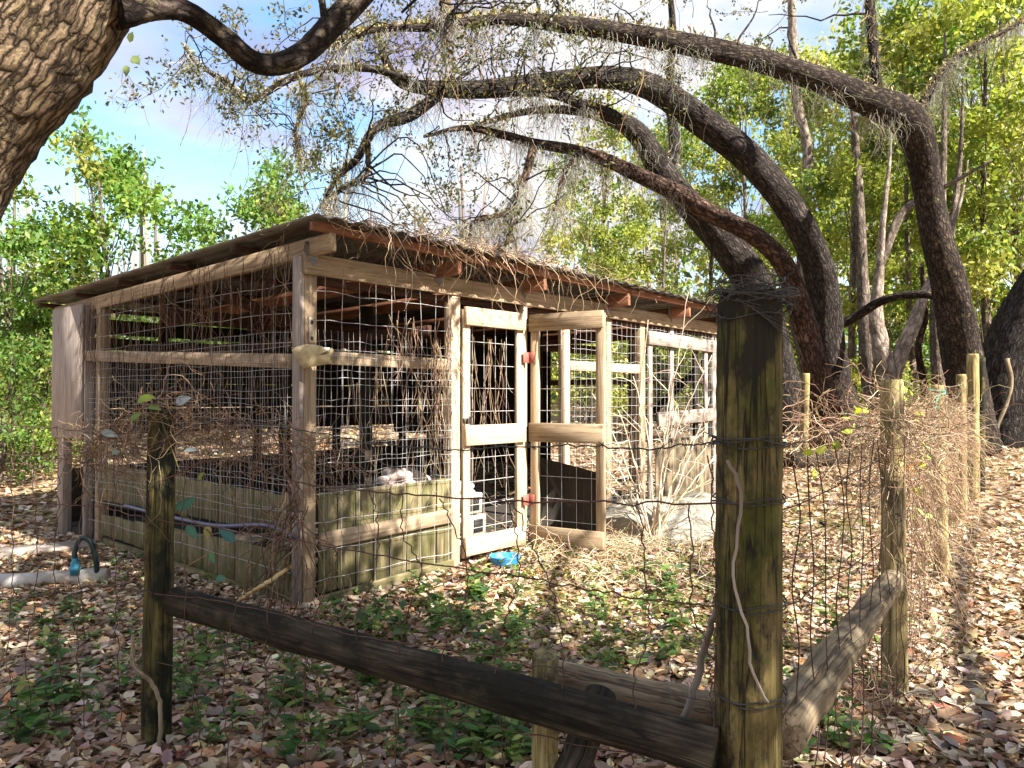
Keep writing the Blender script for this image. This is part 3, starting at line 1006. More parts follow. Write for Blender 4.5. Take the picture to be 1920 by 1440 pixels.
def extrude_poly(m, pts, nrm, th):
    a = np.array(pts); b = a - np.asarray(nrm) * th
    n = len(a)
    c0, c1 = a.mean(0), b.mean(0)
    V = np.vstack([a, b, c0, c1])
    q = [[i, n + i, n + (i + 1) % n, (i + 1) % n] for i in range(n)]
    t = [[2 * n, i, (i + 1) % n] for i in range(n)] + [[2 * n + 1, n + (i + 1) % n, n + i] for i in range(n)]
    m.add(V, q, t)


# fish-shaped plaque and hasp on the corner post
fpx = [(546, 656), (556, 650), (572, 646), (590, 646), (604, 649), (613, 657), (616, 663), (622, 653), (626, 657), (621, 668), (619, 674), (626, 683), (616, 682), (606, 684), (592, 686), (580, 688), (569, 691), (562, 683), (553, 668)]
nf = np.array([0.25, -0.97, 0.0]); nf /= np.linalg.norm(nf)
p0f = C0 + UPV * 1.7 + np.array([0.02, -0.12, 0])
m = MB()
extrude_poly(m, [on_plane(x, y, p0f, nf) for x, y in fpx], nf, 0.03)
m.build('fish_plaque', 'plaque', None, label='pale yellow fish-shaped board nailed to the coop corner post', cat='plaque')
hs = onR(581, 617, 0.06)
t_ = thing('hasp_plate', Rw(hs[0], hs[1], 0.012), 'small rounded metal hasp plate screwed above the fish-shaped board', 'hasp')
m = MB(); m.box(Rw(0.055, hs[1], 0.010), UPV, dR, nR, 0.19, 0.045, 0.005, 0.002)
m.build('plate', 'hasp', t_)
for dz in (0.055, -0.06):
    m = MB(); m.box(Rw(0.055, hs[1] + dz, 0.0155), UPV, dR, nR, 0.026, 0.018, 0.006, 0.004)  # black plates painted for the dark inside the slots
    m.build('slot_dark', 'black_iron', t_)

# ================================================================== fence posts and logs
def round_post(name, base, top, r0, r1, mat, label, group=None, sides=22, cat='fence post'):
    base, top = np.asarray(base, float), np.asarray(top, float)
    ts = np.linspace(0, 1, 14)
    pts = base + (top - base) * ts[:, None] + 0.0015 * rng.standard_normal((14, 3))
    rad = r0 + (r1 - r0) * ts
    rad[-1] *= 0.93
    pts[-2] = base + (top - base) * 0.985
    if mat == 'post_corner':
        ts = np.linspace(0, 1, 60)
        pts = base + (top - base) * ts[:, None]
        rad = np.interp(ts, [0, 1], [r0, r1]) * (1 + 0.006 * rng.standard_normal(60)); rad[-1] *= 0.9; rad[-2] *= 0.97
    m = MB(); m.tube(pts, rad, sides, 0.008, lump=0.02)
    if mat == 'post_corner':      # black mould over the top and round the knot; left side and foot darker too
        V = m.v[0]
        z = V[:, 2]; x = V[:, 0] - base[0]; y = V[:, 1] - base[1]
        zk = at(1410, 650, 2.08)[2]
        front = np.clip(-y / r0, 0, 1)
        k = 0.34 * smooth((z - zk - 0.02) / 0.10) + 0.5 * front * np.exp(-(((x - 0.01) / 0.05) ** 2 + ((z - zk) / 0.075) ** 2)) + 0.10 * smooth((0.45 - z) / 0.3) + 0.25 * np.clip(-x / r0 - 0.45, 0, 1)
        m.c[0] = np.repeat(k[:, None], 3, 1)
    return m.build(name, mat, None, True, label=label, cat=cat, group=group)


BIG = at(1404, 1000, 2.17)[:2]
bx, by = BIG
big_top = at(1408, 548, 2.17)[2]
round_post('corner_fence_post', (bx - 0.008, by, -0.1), (bx + 0.006, by, big_top), 0.095, 0.089, 'post_corner', 'thick mossy round corner post of the fence wrapped with barbed wire', sides=32)
pl = ground(292, 1392)
round_post('fence_post', (pl[0], pl[1], -0.1), at(305, 768, pl[1]), 0.062, 0.055, 'post_moss', 'slim mossy green fence post topped by a tangle of brown vines')
pr1 = ground(1678, 1300)
round_post('fence_post', (pr1[0], pr1[1], -0.1), at(1672, 712, pr1[1]), 0.062, 0.055, 'post_yellow', 'yellow fence post smothered in dry vines at the end of the grey log')
pr2 = ground(1766, 1083)
round_post('fence_post', (pr2[0], pr2[1], -0.1), at(1757, 722, pr2[1]), 0.058, 0.05, 'post_yellow', 'yellowish fence post with green rope tied round its top')
pr3 = ground(1802, 968)
round_post('fence_post', (pr3[0], pr3[1], -0.1), at(1802, 702, pr3[1]), 0.065, 0.06, 'post_yellow', 'straw-coloured fence post standing just before the taller pair of posts')
pr4 = ground(1824, 932)
round_post('fence_post', (pr4[0], pr4[1], -0.1), at(1824, 664, pr4[1]), 0.085, 0.08, 'post_yellow', 'taller pale fence post of the pair beside the dark oak')
pr5 = ground(1838, 925)
round_post('fence_post', (pr5[0], pr5[1], -0.1), at(1840, 670, pr5[1]), 0.06, 0.055, 'post_moss', 'thinner grey post of the pair beside the dark oak')
pb = ground(1506, 862)
round_post('fence_post', (pb[0], pb[1], -0.05), at(1511, 700, pb[1]), 0.075, 0.07, 'post_yellow', 'lone yellow post standing before the red-barked oak trunk')
sp_ = at(1020, 1300, 2.62)
round_post('short_post', (sp_[0], sp_[1], -0.1), (sp_[0] + 0.005, sp_[1], at(1022, 1224, 2.62)[2]), 0.048, 0.046, 'post_yellow', 'short sawn-off yellow post behind the dark fence log', cat='post')


def log(name, p0, p1, r0, r1, mat, label, n=18, sag=0.0):
    p0, p1 = np.asarray(p0, float), np.asarray(p1, float)
    ts = np.linspace(0, 1, n)
    pts = p0 + (p1 - p0) * ts[:, None]
    pts[:, 2] -= sag * np.sin(math.pi * ts)
    pts += 0.0018 * rng.standard_normal(pts.shape)
    m = MB(); m.tube(pts, r0 + (r1 - r0) * ts + 0.0015 * rng.standard_normal(n), 24, 0.008, lump=0.018)
    return m.build(name, mat, None, True, label=label, cat='log')


log('fence_log', at(330, 1128, pl[1] - 0.03), at(1345, 1408, 2.13), 0.062, 0.066, 'log_dark', 'dark lichen-spotted fence log running from slim post to thick corner post')
log('fence_log', at(1040, 1268, 2.78), at(1350, 1338, 2.42), 0.060, 0.062, 'log_grey', 'shorter weathered log lying behind the dark fence log')
_la = at(1460, 1375, 2.20); _lb = np.array([pr1[0], pr1[1], at(1660, 1084, pr1[1])[2]]); _lb = _lb - (_lb - _la) / np.linalg.norm(_lb - _la) * 0.05
log('fence_log', _la, _lb, 0.075, 0.056, 'log_grey', 'sunlit grey fence log running from corner post to vine-smothered post')
log('brace_log', at(1062, 1475, 2.30), at(1128, 1300, 2.52), 0.055, 0.05, 'log_dark', 'dark slanting brace crossing beneath the long fence log', n=8)

# barbed wire wraps and coil on the corner post
def wraps():
    t = thing('barbed_wire_coil', (bx, by, big_top - 0.02), 'dark coil of barbed wire heaped over the thick corner post', 'wire')
    for k in range(13):
        n = 34
        th = np.linspace(0, 2 * math.pi * rng.uniform(0.8, 1.2), n) + rng.uniform(0, 6.28)
        R_ = rng.uniform(0.085, 0.128); zc = big_top - rng.uniform(-0.035, 0.06)
        tx, ty = rng.normal(0, 0.28, 2)
        x, y = R_ * np.cos(th), R_ * np.sin(th) * rng.uniform(0.85, 1)
        z = zc + tx * x * 0.6 + ty * y * 0.5 + 0.012 * np.sin(3 * th + k)
        P = np.stack([bx + x + 0.012 + 0.05 * rng.uniform(-.3, .6), by + y, z], -1)
        m = MB(); m.tube(P, 0.0021, 5)
        for j in range(3, n - 3, 9):
            for _ in range(2):
                d_ = rng.standard_normal(3) * 0.014
                m.tube([P[j] - d_, P[j] + d_], 0.0014, 4)
        m.build('wire_loop', 'wire_barb', t)
    # loose ends sweeping off to the right of the top
    for k in range(6):
        a = at(1380 + 10 * k, 560 + 6 * k, 2.06); b = at(1470 + 6 * k, 590 + 14 * k, 2.12); c = at(1490 + 2 * k, 640 + 8 * k, 2.2)
        m = MB(); m.tube(spline([a, b, c], 14), 0.0018, 4); m.build('wire_loop', 'wire_barb', t)
    for row, (py, lab) in enumerate([(832, 'barbed wire wrapped round the mossy corner post below its dark knot'), (940, 'dark wire tied round the mid height of the mossy corner post'),
                                     (1148, 'doubled wire tied round the mossy corner post at bramble height'), (1322, 'lowest wire tied round the corner post where the logs meet')]):
        m = MB()
        for k in range(3 if row == 0 else 2):
            th = np.linspace(0, 2 * math.pi, 40)
            zc = at(1404, py + rng.uniform(-5, 5), 2.075)[2]
            r_ = 0.0985 + 0.002 * k
            P = np.stack([bx + r_ * np.cos(th), by + r_ * np.sin(th), zc + 0.010 * np.sin(th * 1 + k * 2.2) + 0.004 * np.sin(4 * th + k)], -1)
            m.tube(P, 0.0024, 5)
            if row == 0:
                for j in range(3, 38, 7):
                    d_ = rng.standard_normal(3) * 0.014
                    m.tube([P[j] - d_, P[j] + d_], 0.0015, 4)
        m.build('wire_wrap', 'wire_barb', None, label=lab, cat='wire')


wraps()


def wire_run(pts_px, Yfn, r, mat, parent, name='line_wire', barbs=0, n=None, amp=0.003):
    P = spline([at(x, y, Yfn(x)) for x, y in pts_px], n or 8 * len(pts_px))
    P += amp * rng.standard_normal(P.shape)
    m = MB(); m.tube(P, r, 5, caps=False)
    if barbs:
        for j in range(2, len(P) - 2, barbs):
            for _ in range(2):
                d_ = rng.standard_normal(3) * 0.013
                m.tube([P[j] - d_, P[j] + d_], 0.0014, 4)
    return m.build(name, mat, parent)


def front_fence():
    # the fence plane runs from the slim post (pl) to the corner post
    a = np.array([pl[0], pl[1] - 0.06]); b = np.array([bx, by - 0.10])
    nrm = np.array([b[1] - a[1], -(b[0] - a[0]), 0.0]); nrm /= np.linalg.norm(nrm)
    p0 = np.array([a[0], a[1], 0])
    def Y(x):
        return on_plane(x, 1000, p0, nrm)[1]
    t = thing('wire_fence', (0, float(Y(800)), 0.0), 'rusty sagging woven wire stretched between slim post and corner post', 'wire fence')
    runs = [([(288, 905), (420, 860), (560, 905), (700, 920), (870, 934), (1100, 942), (1350, 944)], 0.0030, 'wire_rust', 0),
            ([(300, 975), (480, 1000), (640, 1030), (860, 1065), (1030, 1091), (1180, 1118), (1345, 1138)], 0.0026, 'wire_rust', 0),
            ([(290, 1112), (480, 1140), (640, 1185), (820, 1215), (1040, 1255), (1345, 1322)], 0.0022, 'wire_rust', 0),
            ([(290, 1240), (420, 1275), (640, 1330), (860, 1352), (1100, 1398), (1340, 1432)], 0.0022, 'wire_rust', 0),
            ([(840, 845), (960, 838), (1090, 836), (1200, 842), (1290, 834), (1352, 832)], 0.0026, 'wire_barb', 5),
            ([(285, 846), (360, 800), (450, 790), (560, 806), (700, 830), (840, 845)], 0.0024, 'wire_barb', 6)]
    for pts, r, mat, bb in runs:
        wire_run(pts, Y, r, mat, t, barbs=bb)
    stays = [[(560, 905), (550, 960), (600, 1010), (628, 1030), (622, 1075), (585, 1180), (570, 1290), (575, 1440)],
             [(690, 920), (708, 975), (706, 1050), (690, 1100), (665, 1190), (668, 1280), (680, 1440)],
             [(752, 925), (756, 1000), (790, 1062), (775, 1120), (752, 1190), (748, 1280), (742, 1440)],
             [(822, 932), (850, 985), (876, 1060), (870, 1130), (836, 1210), (826, 1300), (838, 1440)],
             [(950, 938), (966, 1000), (972, 1080), (955, 1140), (930, 1220), (936, 1320), (946, 1440)],
             [(960, 938), (1000, 1030), (1031, 1091), (1048, 1170), (1055, 1260), (1052, 1350), (1060, 1440)],
             [(1195, 942), (1205, 1020), (1213, 1120), (1220, 1190), (1190, 1265), (1192, 1350), (1186, 1440)],
             [(1296, 944), (1298, 1135), (1325, 1205), (1335, 1250), (1330, 1330)],
             [(1330, 850), (1338, 1000), (1345, 1130), (1340, 1250), (1333, 1440)],
             [(430, 860), (440, 950), (470, 1010), (462, 1080), (430, 1180), (420, 1300), (428, 1440)],
             [(350, 880), (340, 990), (350, 1100), (345, 1200), (372, 1330), (380, 1440)],
             [(500, 890), (490, 960), (520, 1020), (505, 1120), (500, 1250), (490, 1440)]]
    for s in stays:
        wire_run(s, Y, 0.0023, 'wire_rust', t, 'stay_wire', amp=0.004)
    # far-left bay
    t2 = thing('wire_fence', at(120, 1200, 3.6) * [1, 1, 0], 'rusty woven wire running from slim mossy post towards the leaning oak', 'wire fence')
    Y2 = lambda x: pl[1] - 0.06 + (285 - x) / 285 * 0.25
    for py0, py1 in ((845, 795), (905, 850), (975, 938), (1112, 1100)):
        wire_run([(285, py0), (180, (py0 + py1) / 2 - 6), (80, py1 + 6), (-60, py1)], Y2, 0.0022, 'wire_rust', t2)
    for x in (20, 62, 105, 150, 212):
        wire_run([(x, 800), (x + 3, 930), (x + rng.uniform(-8, 8), 1100), (x + rng.uniform(-14, 14), 1250), (x + 16, 1420)], Y2, 0.0021, 'wire_rust', t2, 'stay_wire', amp=0.005)
    # right-hand bay, seen nearly end on
    t3 = thing('wire_fence', (1.3, 3.0, 0.0), 'rusty woven wire along the grey log between corner post and vine-smothered post', 'wire fence')
    c0 = np.array([bx + 0.09, by - 0.02]); c1 = np.array([pr1[0] + 0.03, pr1[1] - 0.05])
    def W(u, z): 
        p = c0 + (c1 - c0) * u
        return np.array([p[0], p[1], z])
    zA = [at(1465, y, by)[2] for y in (840, 945, 1150, 1330)]
    for z in zA + [0.12]:
        P = np.array([W(u, z + 0.02 * math.sin(u * 5 + z * 9) + (0.02 if z > 1 else 0) * u) for u in np.linspace(0, 1, 14)])
        P += 0.004 * rng.standard_normal(P.shape)
        m = MB(); m.tube(P, 0.0024, 5, caps=False); m.build('line_wire', 'wire_rust', t3)
    for u in np.linspace(0.05, 0.96, 11):
        P = np.array([W(u + rng.normal(0, 0.012), z) for z in np.linspace(0.05, 1.32, 8)]) + 0.006 * rng.standard_normal((8, 3))
        m = MB(); m.tube(spline(P, 24), 0.0023, 5, caps=False); m.build('stay_wire', 'wire_rust', t3)
    # back bays
    prev = pr1
    for k, nx in enumerate((pr2, pr3, pr4)):
        lab = ['rusty wire hidden in dry vines between the two yellow posts', 'rusty woven wire beyond the rope-tied post', 'rusty wire ending at the tall pair of posts'][k]
        tt = thing('wire_fence', (prev + nx) / 2 * [1, 1, 0], lab, 'wire fence')
        for z in (0.3, 0.65, 1.0, 1.35):
            P = np.array([prev[:3] * [1, 1, 0] * (1 - u) + nx[:3] * [1, 1, 0] * u + [0, 0, z + float(tz(*(prev * (1 - u) + nx * u)[:2]))] for u in np.linspace(0, 1, 8)]) + 0.006 * rng.standard_normal((8, 3))
            m = MB(); m.tube(P, 0.003, 4, caps=False); m.build('line_wire', 'wire_rust', tt)
        for u in np.linspace(0.05, 0.95, 9):
            q = prev * (1 - u) + nx * u
            P = np.array([[q[0], q[1], z + float(tz(q[0], q[1]))] for z in np.linspace(0.0, 1.4, 7)]) + 0.012 * rng.standard_normal((7, 3))
            m = MB(); m.tube(P, 0.003, 4, caps=False); m.build('stay_wire', 'wire_rust', tt)
        prev = nx


front_fence()

# pale vine stem hanging down the corner post, leaning stick, bamboo pole, ground sticks
def stick(name, pts, r0, r1, mat, label, sides=8, n=24, cat='stick'):
    P = spline(pts, n)
    P += 0.0025 * rng.standard_normal(P.shape)
    m = MB(); m.tube(P, np.linspace(r0, r1, n), sides, 0.03)
    return m.build(name, mat, None, True, label=label, cat=cat)


stick('vine_stem', [at(1362, 862, 2.07), at(1390, 920, 2.058), at(1382, 1000, 2.06), at(1376, 1090, 2.062), at(1400, 1180, 2.056), at(1413, 1265, 2.054), at(1440, 1318, 2.055)], 0.0048, 0.0038, 'stick', 'pale crooked vine stem hanging down the face of the corner post', cat='vine')
stick('leaning_stick', [at(1284, 1352, 2.36), at(1305, 1280, 2.34), at(1325, 1200, 2.32), at(1344, 1140, 2.28)], 0.013, 0.010, 'stick', 'thin brown stick leaning between logs and corner post')
g1 = ground(440, 1135); g1[2] += 0.01
stick('bamboo_pole', [g1, at(486, 1102, 4.75), Lw(*onL(545, 1062, 0.10), 0.10)], 0.014, 0.013, 'bamboo', 'yellow bamboo cane propped against the foot of the coop corner', cat='pole')
def gp(px, py, h=0.012):
    p = ground(px, py); p[2] += h
    return p


stick('fallen_stick', [gp(2, 1165), gp(40, 1215), gp(85, 1265), gp(108, 1280)], 0.010, 0.006, 'stick', 'pale bare stick lying on leaves left of the slim post')
stick('fallen_stick', [gp(1735, 1298), gp(1800, 1290), gp(1880, 1310), gp(1930, 1330)], 0.006, 0.005, 'stick', 'thin pale twig lying on the sunlit leaves beyond the fence')
stick('climbing_stem', [at(252, 1190, 3.18), at(250, 1245, 3.16), at(285, 1282, 3.17), at(300, 1330, 3.18), at(297, 1420, 3.19)], 0.008, 0.010, 'log_grey', 'knotted vine stem climbing the foot of the slim mossy post', cat='vine')

# ================================================================== vegetation helpers
def unit(v):
    return v / (np.linalg.norm(v, axis=-1, keepdims=True) + 1e-9)


def rand_dirs(n, up=0.0):
    d = rng.standard_normal((n, 3)); d[:, 2] += up
    return unit(d)


def palette(n, cols, jit=0.18):
    cols = np.asarray(cols, float)
    c = cols[rng.integers(0, len(cols), n)]
    return np.clip(c * (1 + jit * rng.standard_normal((n, 1))) * (1 + 0.06 * rng.standard_normal((n, 3))), 0.004, 0.9)


G_OAK = [(0.07, 0.075, 0.03), (0.10, 0.10, 0.04), (0.05, 0.06, 0.03), (0.17, 0.145, 0.045), (0.13, 0.12, 0.06)]
G_BRIGHT = [(0.26, 0.32, 0.045), (0.36, 0.39, 0.07), (0.17, 0.24, 0.04), (0.11, 0.16, 0.03), (0.42, 0.41, 0.10)]
G_MID = [(0.08, 0.17, 0.03), (0.12, 0.23, 0.04), (0.05, 0.10, 0.02), (0.17, 0.25, 0.04), (0.24, 0.25, 0.05)]
G_SEED = [(0.07, 0.16, 0.045), (0.11, 0.22, 0.05), (0.16, 0.26, 0.06), (0.06, 0.12, 0.05), (0.23, 0.29, 0.09)]
DRY = [(0.17, 0.10, 0.06), (0.27, 0.165, 0.10), (0.36, 0.23, 0.14), (0.45, 0.32, 0.20), (0.54, 0.42, 0.30), (0.34, 0.24, 0.19), (0.40, 0.21, 0.10), (0.23, 0.17, 0.14), (0.62, 0.52, 0.39), (0.58, 0.48, 0.26), (0.50, 0.39, 0.31)]
STRAW = [(0.48, 0.36, 0.23), (0.37, 0.25, 0.16), (0.56, 0.46, 0.32), (0.28, 0.18, 0.12)]
VINE = [(0.20, 0.12, 0.075), (0.28, 0.18, 0.115), (0.14, 0.085, 0.055), (0.33, 0.23, 0.15)]
MOSS = [(0.40, 0.385, 0.34), (0.30, 0.285, 0.255), (0.50, 0.48, 0.42)]


def limb_pts(pts, Y0, Y1, n, thin=1.0):
    """pixel polyline with pixel radii -> world spline with metre radii; depth runs Y0..Y1"""
    k = len(pts)
    rows = []
    for i, (x, y, r) in enumerate(pts):
        Yd = Y0 + (Y1 - Y0) * i / (k - 1)
        p = at(x, y, Yd)
        rows.append([*p, r * Yd / F * thin])
    S = spline(rows, n)
    return S[:, :3], np.maximum(S[:, 3], 0.006)


def add_twig(m, p, d, L, r, n=7, amp=0.22, grav=0.0, sides=4):
    P = wander(p, d, L, n, amp, grav)
    m.tube(P, np.linspace(r, r * 0.25, n), sides, caps=False)
    return P


def leaf_spray(mt, ml, p, d, L, nl, size, cols, r=0.006, subs=4):
    """a twig with side twigs and leaves"""
    P = add_twig(mt, p, d, L, r)
    for k in range(subs):
        i = rng.integers(2, len(P))
        q = P[i]
        S = add_twig(mt, q, rand_dirs(1)[0] + 0.6 * unit(P[i] - P[i - 1]), L * rng.uniform(0.25, 0.5), r * 0.45, 5, 0.25, sides=3)
        c = S[rng.integers(0, len(S), nl)] + rng.normal(0, L * 0.045, (nl, 3))
        ml.cards(c, rand_dirs(nl), rand_dirs(nl, 0.7), size * rng.uniform(0.6, 1.3, nl), size * rng.uniform(0.35, 0.6, nl), palette(nl, cols))


def moss_clump(m, p, n, L, spread=0.06):
    for _ in range(n):
        q = p + rng.normal(0, spread, 3) * [1, 1, 0.3]
        ll = L * rng.uniform(0.3, 1.0)
        P = wander(q, (rng.normal(0, .5), rng.normal(0, .5), -1), ll, 9, 0.34, 0.16)
        m.tube(P, np.linspace(0.0036, 0.0012, 9), 3, col=palette(1, MOSS)[0], caps=False)


def strand(m, p, d, L, n, amp, r, cols, grav=0.0, r1=None):
    P = wander(p, d, L, n, amp, grav)
    m.tube(P, np.linspace(r, r1 if r1 is not None else r * 0.6, n), 3, col=palette(1, cols)[0], caps=False)
    return P


# ================================================================== the arching oaks
def oak(name, label, limbs, base, sprays, mossn, mat_of, hang=0, cat='oak tree', scrub=0, thin=1.0):
    t = thing(name, base, label, cat, None)
    samples, rads = [], []
    for i, (pts, Y0, Y1) in enumerate(limbs):
        P, r = limb_pts(pts, Y0, Y1, 10 * len(pts), thin)
        m = MB(); m.tube(P, r, 20 if i == 0 else 16, 0.015, lump=0.05)
        m.build('trunk' if i == 0 else 'limb', mat_of(i), t, True)
        samples.append(P); rads.append(r)
    A = np.vstack(samples); Rr = np.concatenate(rads)
    mt, ml, mm = MB(), MB(), MB()
    for (px, py, spread, cnt, Yd) in sprays:
        for _ in range(int(cnt * 1.1)):
            T = at(px + rng.normal(0, spread), py + rng.normal(0, spread * 0.6), Yd + rng.normal(0, 0.6))
            i = np.argmin(np.linalg.norm(A - T, axis=1) + rng.uniform(0, 1.6, len(A)))
            o = A[i]
            dist = np.linalg.norm(T - o)
            if dist > 0.5:
                n = 9
                mid = (o + T) / 2 + rng.normal(0, 0.12 * dist, 3) + np.array([0, 0, 0.10 * dist])
                Q = spline([o, mid, T], n) + rng.normal(0, 0.015 * dist, (n, 3))
                mt.tube(Q, np.linspace(min(0.03, Rr[i] * 0.5, 0.012 + 0.006 * dist), 0.006, n), 5, caps=False)
            leaf_spray(mt, ml, T, unit(T - o) + rng.normal(0, 0.4, 3), rng.uniform(0.5, 1.05), 11, 0.068, G_OAK, subs=6)
    if mt.n: mt.build('twigs', 'bark_limb', t, kind='stuff')
    if ml.n: ml.build('crown', 'leaf_green', t, kind='stuff')
    for _ in range(mossn):
        i = rng.integers(len(A) // 4, len(A))
        if Rr[i] < 0.35:
            moss_clump(mm, A[i] - [0, 0, Rr[i] * 0.7], rng.integers(8, 30), rng.uniform(0.15, 0.6) if rng.uniform() < 0.6 else rng.uniform(0.6, 1.5), 0.05 + Rr[i] * 0.35)
    if mm.n: mm.build('spanish_moss', 'moss', t, kind='stuff')
    if hang:
        mh = MB()
        for _ in range(hang):
            i = rng.integers(len(A) // 3, len(A))
            strand(mh, A[i], (rng.normal(0, .2), rng.normal(0, .2), -1), rng.uniform(0.6, 2.2), 12, 0.16, 0.007, VINE, 0.07)
        mh.build('hanging_vines', 'fibre', t, kind='stuff')
    if scrub:     # resurrection fern and lichen tufts growing along the upper side of the limbs
        ms = MB()
        cnt = scrub
        idx = rng.integers(len(A) // 5, len(A), cnt)
        c = A[idx] + np.stack([rng.normal(0, 0.5, cnt) * Rr[idx], rng.normal(0, 0.5, cnt) * Rr[idx], Rr[idx] * rng.uniform(0.75, 1.02, cnt)], -1)
        ms.cards(c, rand_dirs(cnt, 0.9), rand_dirs(cnt), rng.uniform(0.04, 0.12, cnt), rng.uniform(0.015, 0.04, cnt), palette(cnt, [(0.34, 0.26, 0.10), (0.26, 0.19, 0.09), (0.22, 0.22, 0.06), (0.38, 0.32, 0.18)]))
        ms.build('limb_fern', 'leaf_dry', t, kind='stuff')
    return t


def g0(px, Y):
    x = (px - CX) / F * Y
    return np.array([x, Y, float(tz(x, Y))])


mid_limbs = [
    ([(1590, 850, 75), (1572, 760, 52), (1555, 660, 40), (1545, 560, 37), (1528, 480, 36), (1480, 390, 38), (1400, 292, 37), (1300, 216, 35), (1215, 162, 33), (1130, 145, 28), (1000, 158, 25), (900, 168, 22), (810, 165, 19), (745, 150, 13), (712, 85, 9), (690, 20, 6)], 17, 11.5),
    ([(1215, 285, 18), (1160, 225, 18), (1110, 203, 15), (1040, 178, 11), (960, 175, 6)], 15.6, 12.4),
    ([(830, 172, 14), (770, 215, 16), (705, 240, 12), (668, 300, 9), (635, 330, 7), (600, 392, 4)], 12.0, 10.8),
    ([(690, 270, 7), (686, 330, 6), (640, 355, 5), (610, 395, 3)], 11.2, 10.7),
    ([(770, 150, 9), (690, 128, 10), (600, 132, 9), (540, 150, 9), (470, 188, 7), (430, 160, 5), (370, 120, 3), (345, 88, 2)], 11.9, 10.5),
    ([(560, 150, 5), (575, 190, 4), (555, 240, 3), (560, 300, 2)], 10.9, 10.6),
    ([(1480, 860, 62), (1455, 700, 52), (1425, 560, 46), (1370, 470, 42), (1290, 380, 36), (1240, 320, 33), (1190, 245, 26), (1120, 215, 14), (1040, 205, 11), (960, 215, 8), (880, 240, 5)], 18.5, 13),
    ([(1240, 330, 16), (1265, 280, 14), (1255, 180, 11), (1262, 60, 9), (1250, -60, 7)], 16, 16),
]
sprays_mid = [(420, 140, 45, 10, 10.5), (480, 190, 40, 8, 10.5), (380, 110, 30, 5, 10.5), (560, 120, 40, 6, 11), (600, 330, 40, 6, 10.8), (560, 290, 30, 4, 10.8), (640, 250, 40, 7, 11),
              (690, 200, 40, 9, 11.3), (760, 130, 40, 8, 11.8), (800, 90, 50, 8, 12), (870, 110, 40, 9, 12), (950, 100, 45, 8, 12), (1050, 100, 50, 8, 12.5), (1150, 90, 50, 6, 13),
              (900, 210, 40, 6, 12), (1000, 200, 40, 4, 12), (1180, 130, 40, 6, 13), (1110, 190, 40, 4, 13), (700, 120, 40, 6, 11.5), (760, 400, 35, 6, 11), (820, 420, 30, 5, 11), (620, 200, 40, 4, 11)]
oak('arching_oak', 'tall dark oak arching over the coop roof with moss along its limb', mid_limbs, g0(1575, 16.6), sprays_mid, 130, lambda i: 'bark_oak', hang=60, scrub=2600, thin=0.74)

red_limbs = [
    ([(1560, 860, 62), (1545, 770, 44), (1520, 660, 36), (1495, 560, 30), (1465, 490, 27), (1410, 440, 27), (1330, 398, 26), (1270, 362, 24), (1200, 330, 20), (1130, 298, 18), (1070, 280, 16), (1000, 268, 14), (940, 252, 12), (870, 240, 8), (795, 256, 4)], 15.5, 11.0),
    ([(1000, 278, 13), (985, 330, 11), (965, 380, 9), (950, 400, 8), (900, 412, 6), (870, 430, 4)], 11.8, 10.4),
    ([(1090, 285, 8), (1060, 320, 6), (1045, 370, 4), (1038, 395, 3)], 12.2, 11.7),
    ([(975, 330, 6), (960, 420, 5), (940, 480, 3)], 11.2, 10.6),
]
oak('red_barked_oak', 'red-barked oak trunk curving low over the coop with drooping branches', red_limbs, g0(1552, 15.2), [(880, 400, 50, 6, 11), (960, 350, 40, 4, 11), (1010, 300, 40, 3, 11.5), (850, 260, 30, 4, 11)], 100, lambda i: 'bark_red', hang=60, thin=0.68)

right_limbs = [
    ([(1830, 840, 58), (1815, 740, 46), (1800, 640, 43), (1780, 540, 40), (1755, 440, 37), (1738, 340, 35), (1722, 262, 38), (1690, 215, 40), (1630, 190, 36), (1540, 150, 32), (1420, 112, 28), (1280, 82, 25), (1150, 58, 22), (1050, 45, 20), (940, 36, 15), (820, 50, 11), (700, 57, 6), (620, 90, 4)], 14.5, 9.5),
    ([(1648, 180, 13), (1640, 120, 12), (1633, 40, 12), (1628, -60, 11)], 13.2, 13.2),
    ([(1712, 230, 13), (1745, 170, 10), (1790, 110, 7), (1900, 50, 5), (1960, 20, 4)], 13.8, 14.2),
    ([(850, 46, 8), (835, 20, 7), (830, -40, 6)], 10, 10),
]
oak('spreading_oak', 'oak bending sharply to send one long mossy limb across the top', right_limbs, g0(1822, 14.2), [(780, 20, 40, 6, 10), (900, 10, 50, 9, 10.3), (1010, 20, 40, 7, 10.6), (1140, 20, 50, 6, 11.2), (1300, 60, 50, 6, 12), (680, 60, 50, 6, 9.8), (560, 60, 50, 6, 9.8), (1420, 60, 50, 5, 12.3), (860, 80, 40, 8, 10.2)], 140, lambda i: 'bark_limb', hang=40, scrub=3600, thin=0.76)

edge_limbs = [
    ([(1915, 890, 105), (1905, 800, 78), (1905, 720, 68), (1925, 640, 64), (1965, 560, 62), (2030, 440, 60), (2080, 250, 55), (2090, 0, 50), (2085, -200, 42)], 16.0, 16.0),
]
oak('edge_oak', 'huge blackish oak trunk flaring at its base beside the paired posts', edge_limbs, g0(1912, 16.0), [(2080, -150, 60, 4, 16)], 4, lambda i: 'bark_oak')
stick('climbing_stem', [at(1888, 672, 15.30), at(1896, 715, 15.24), at(1888, 755, 15.2), at(1872, 795, 15.15), at(1862, 835, 15.05), at(1852, 872, 14.95)], 0.045, 0.03, 'log_grey', 'pale snaking vine stem climbing the huge blackish oak', cat='vine')

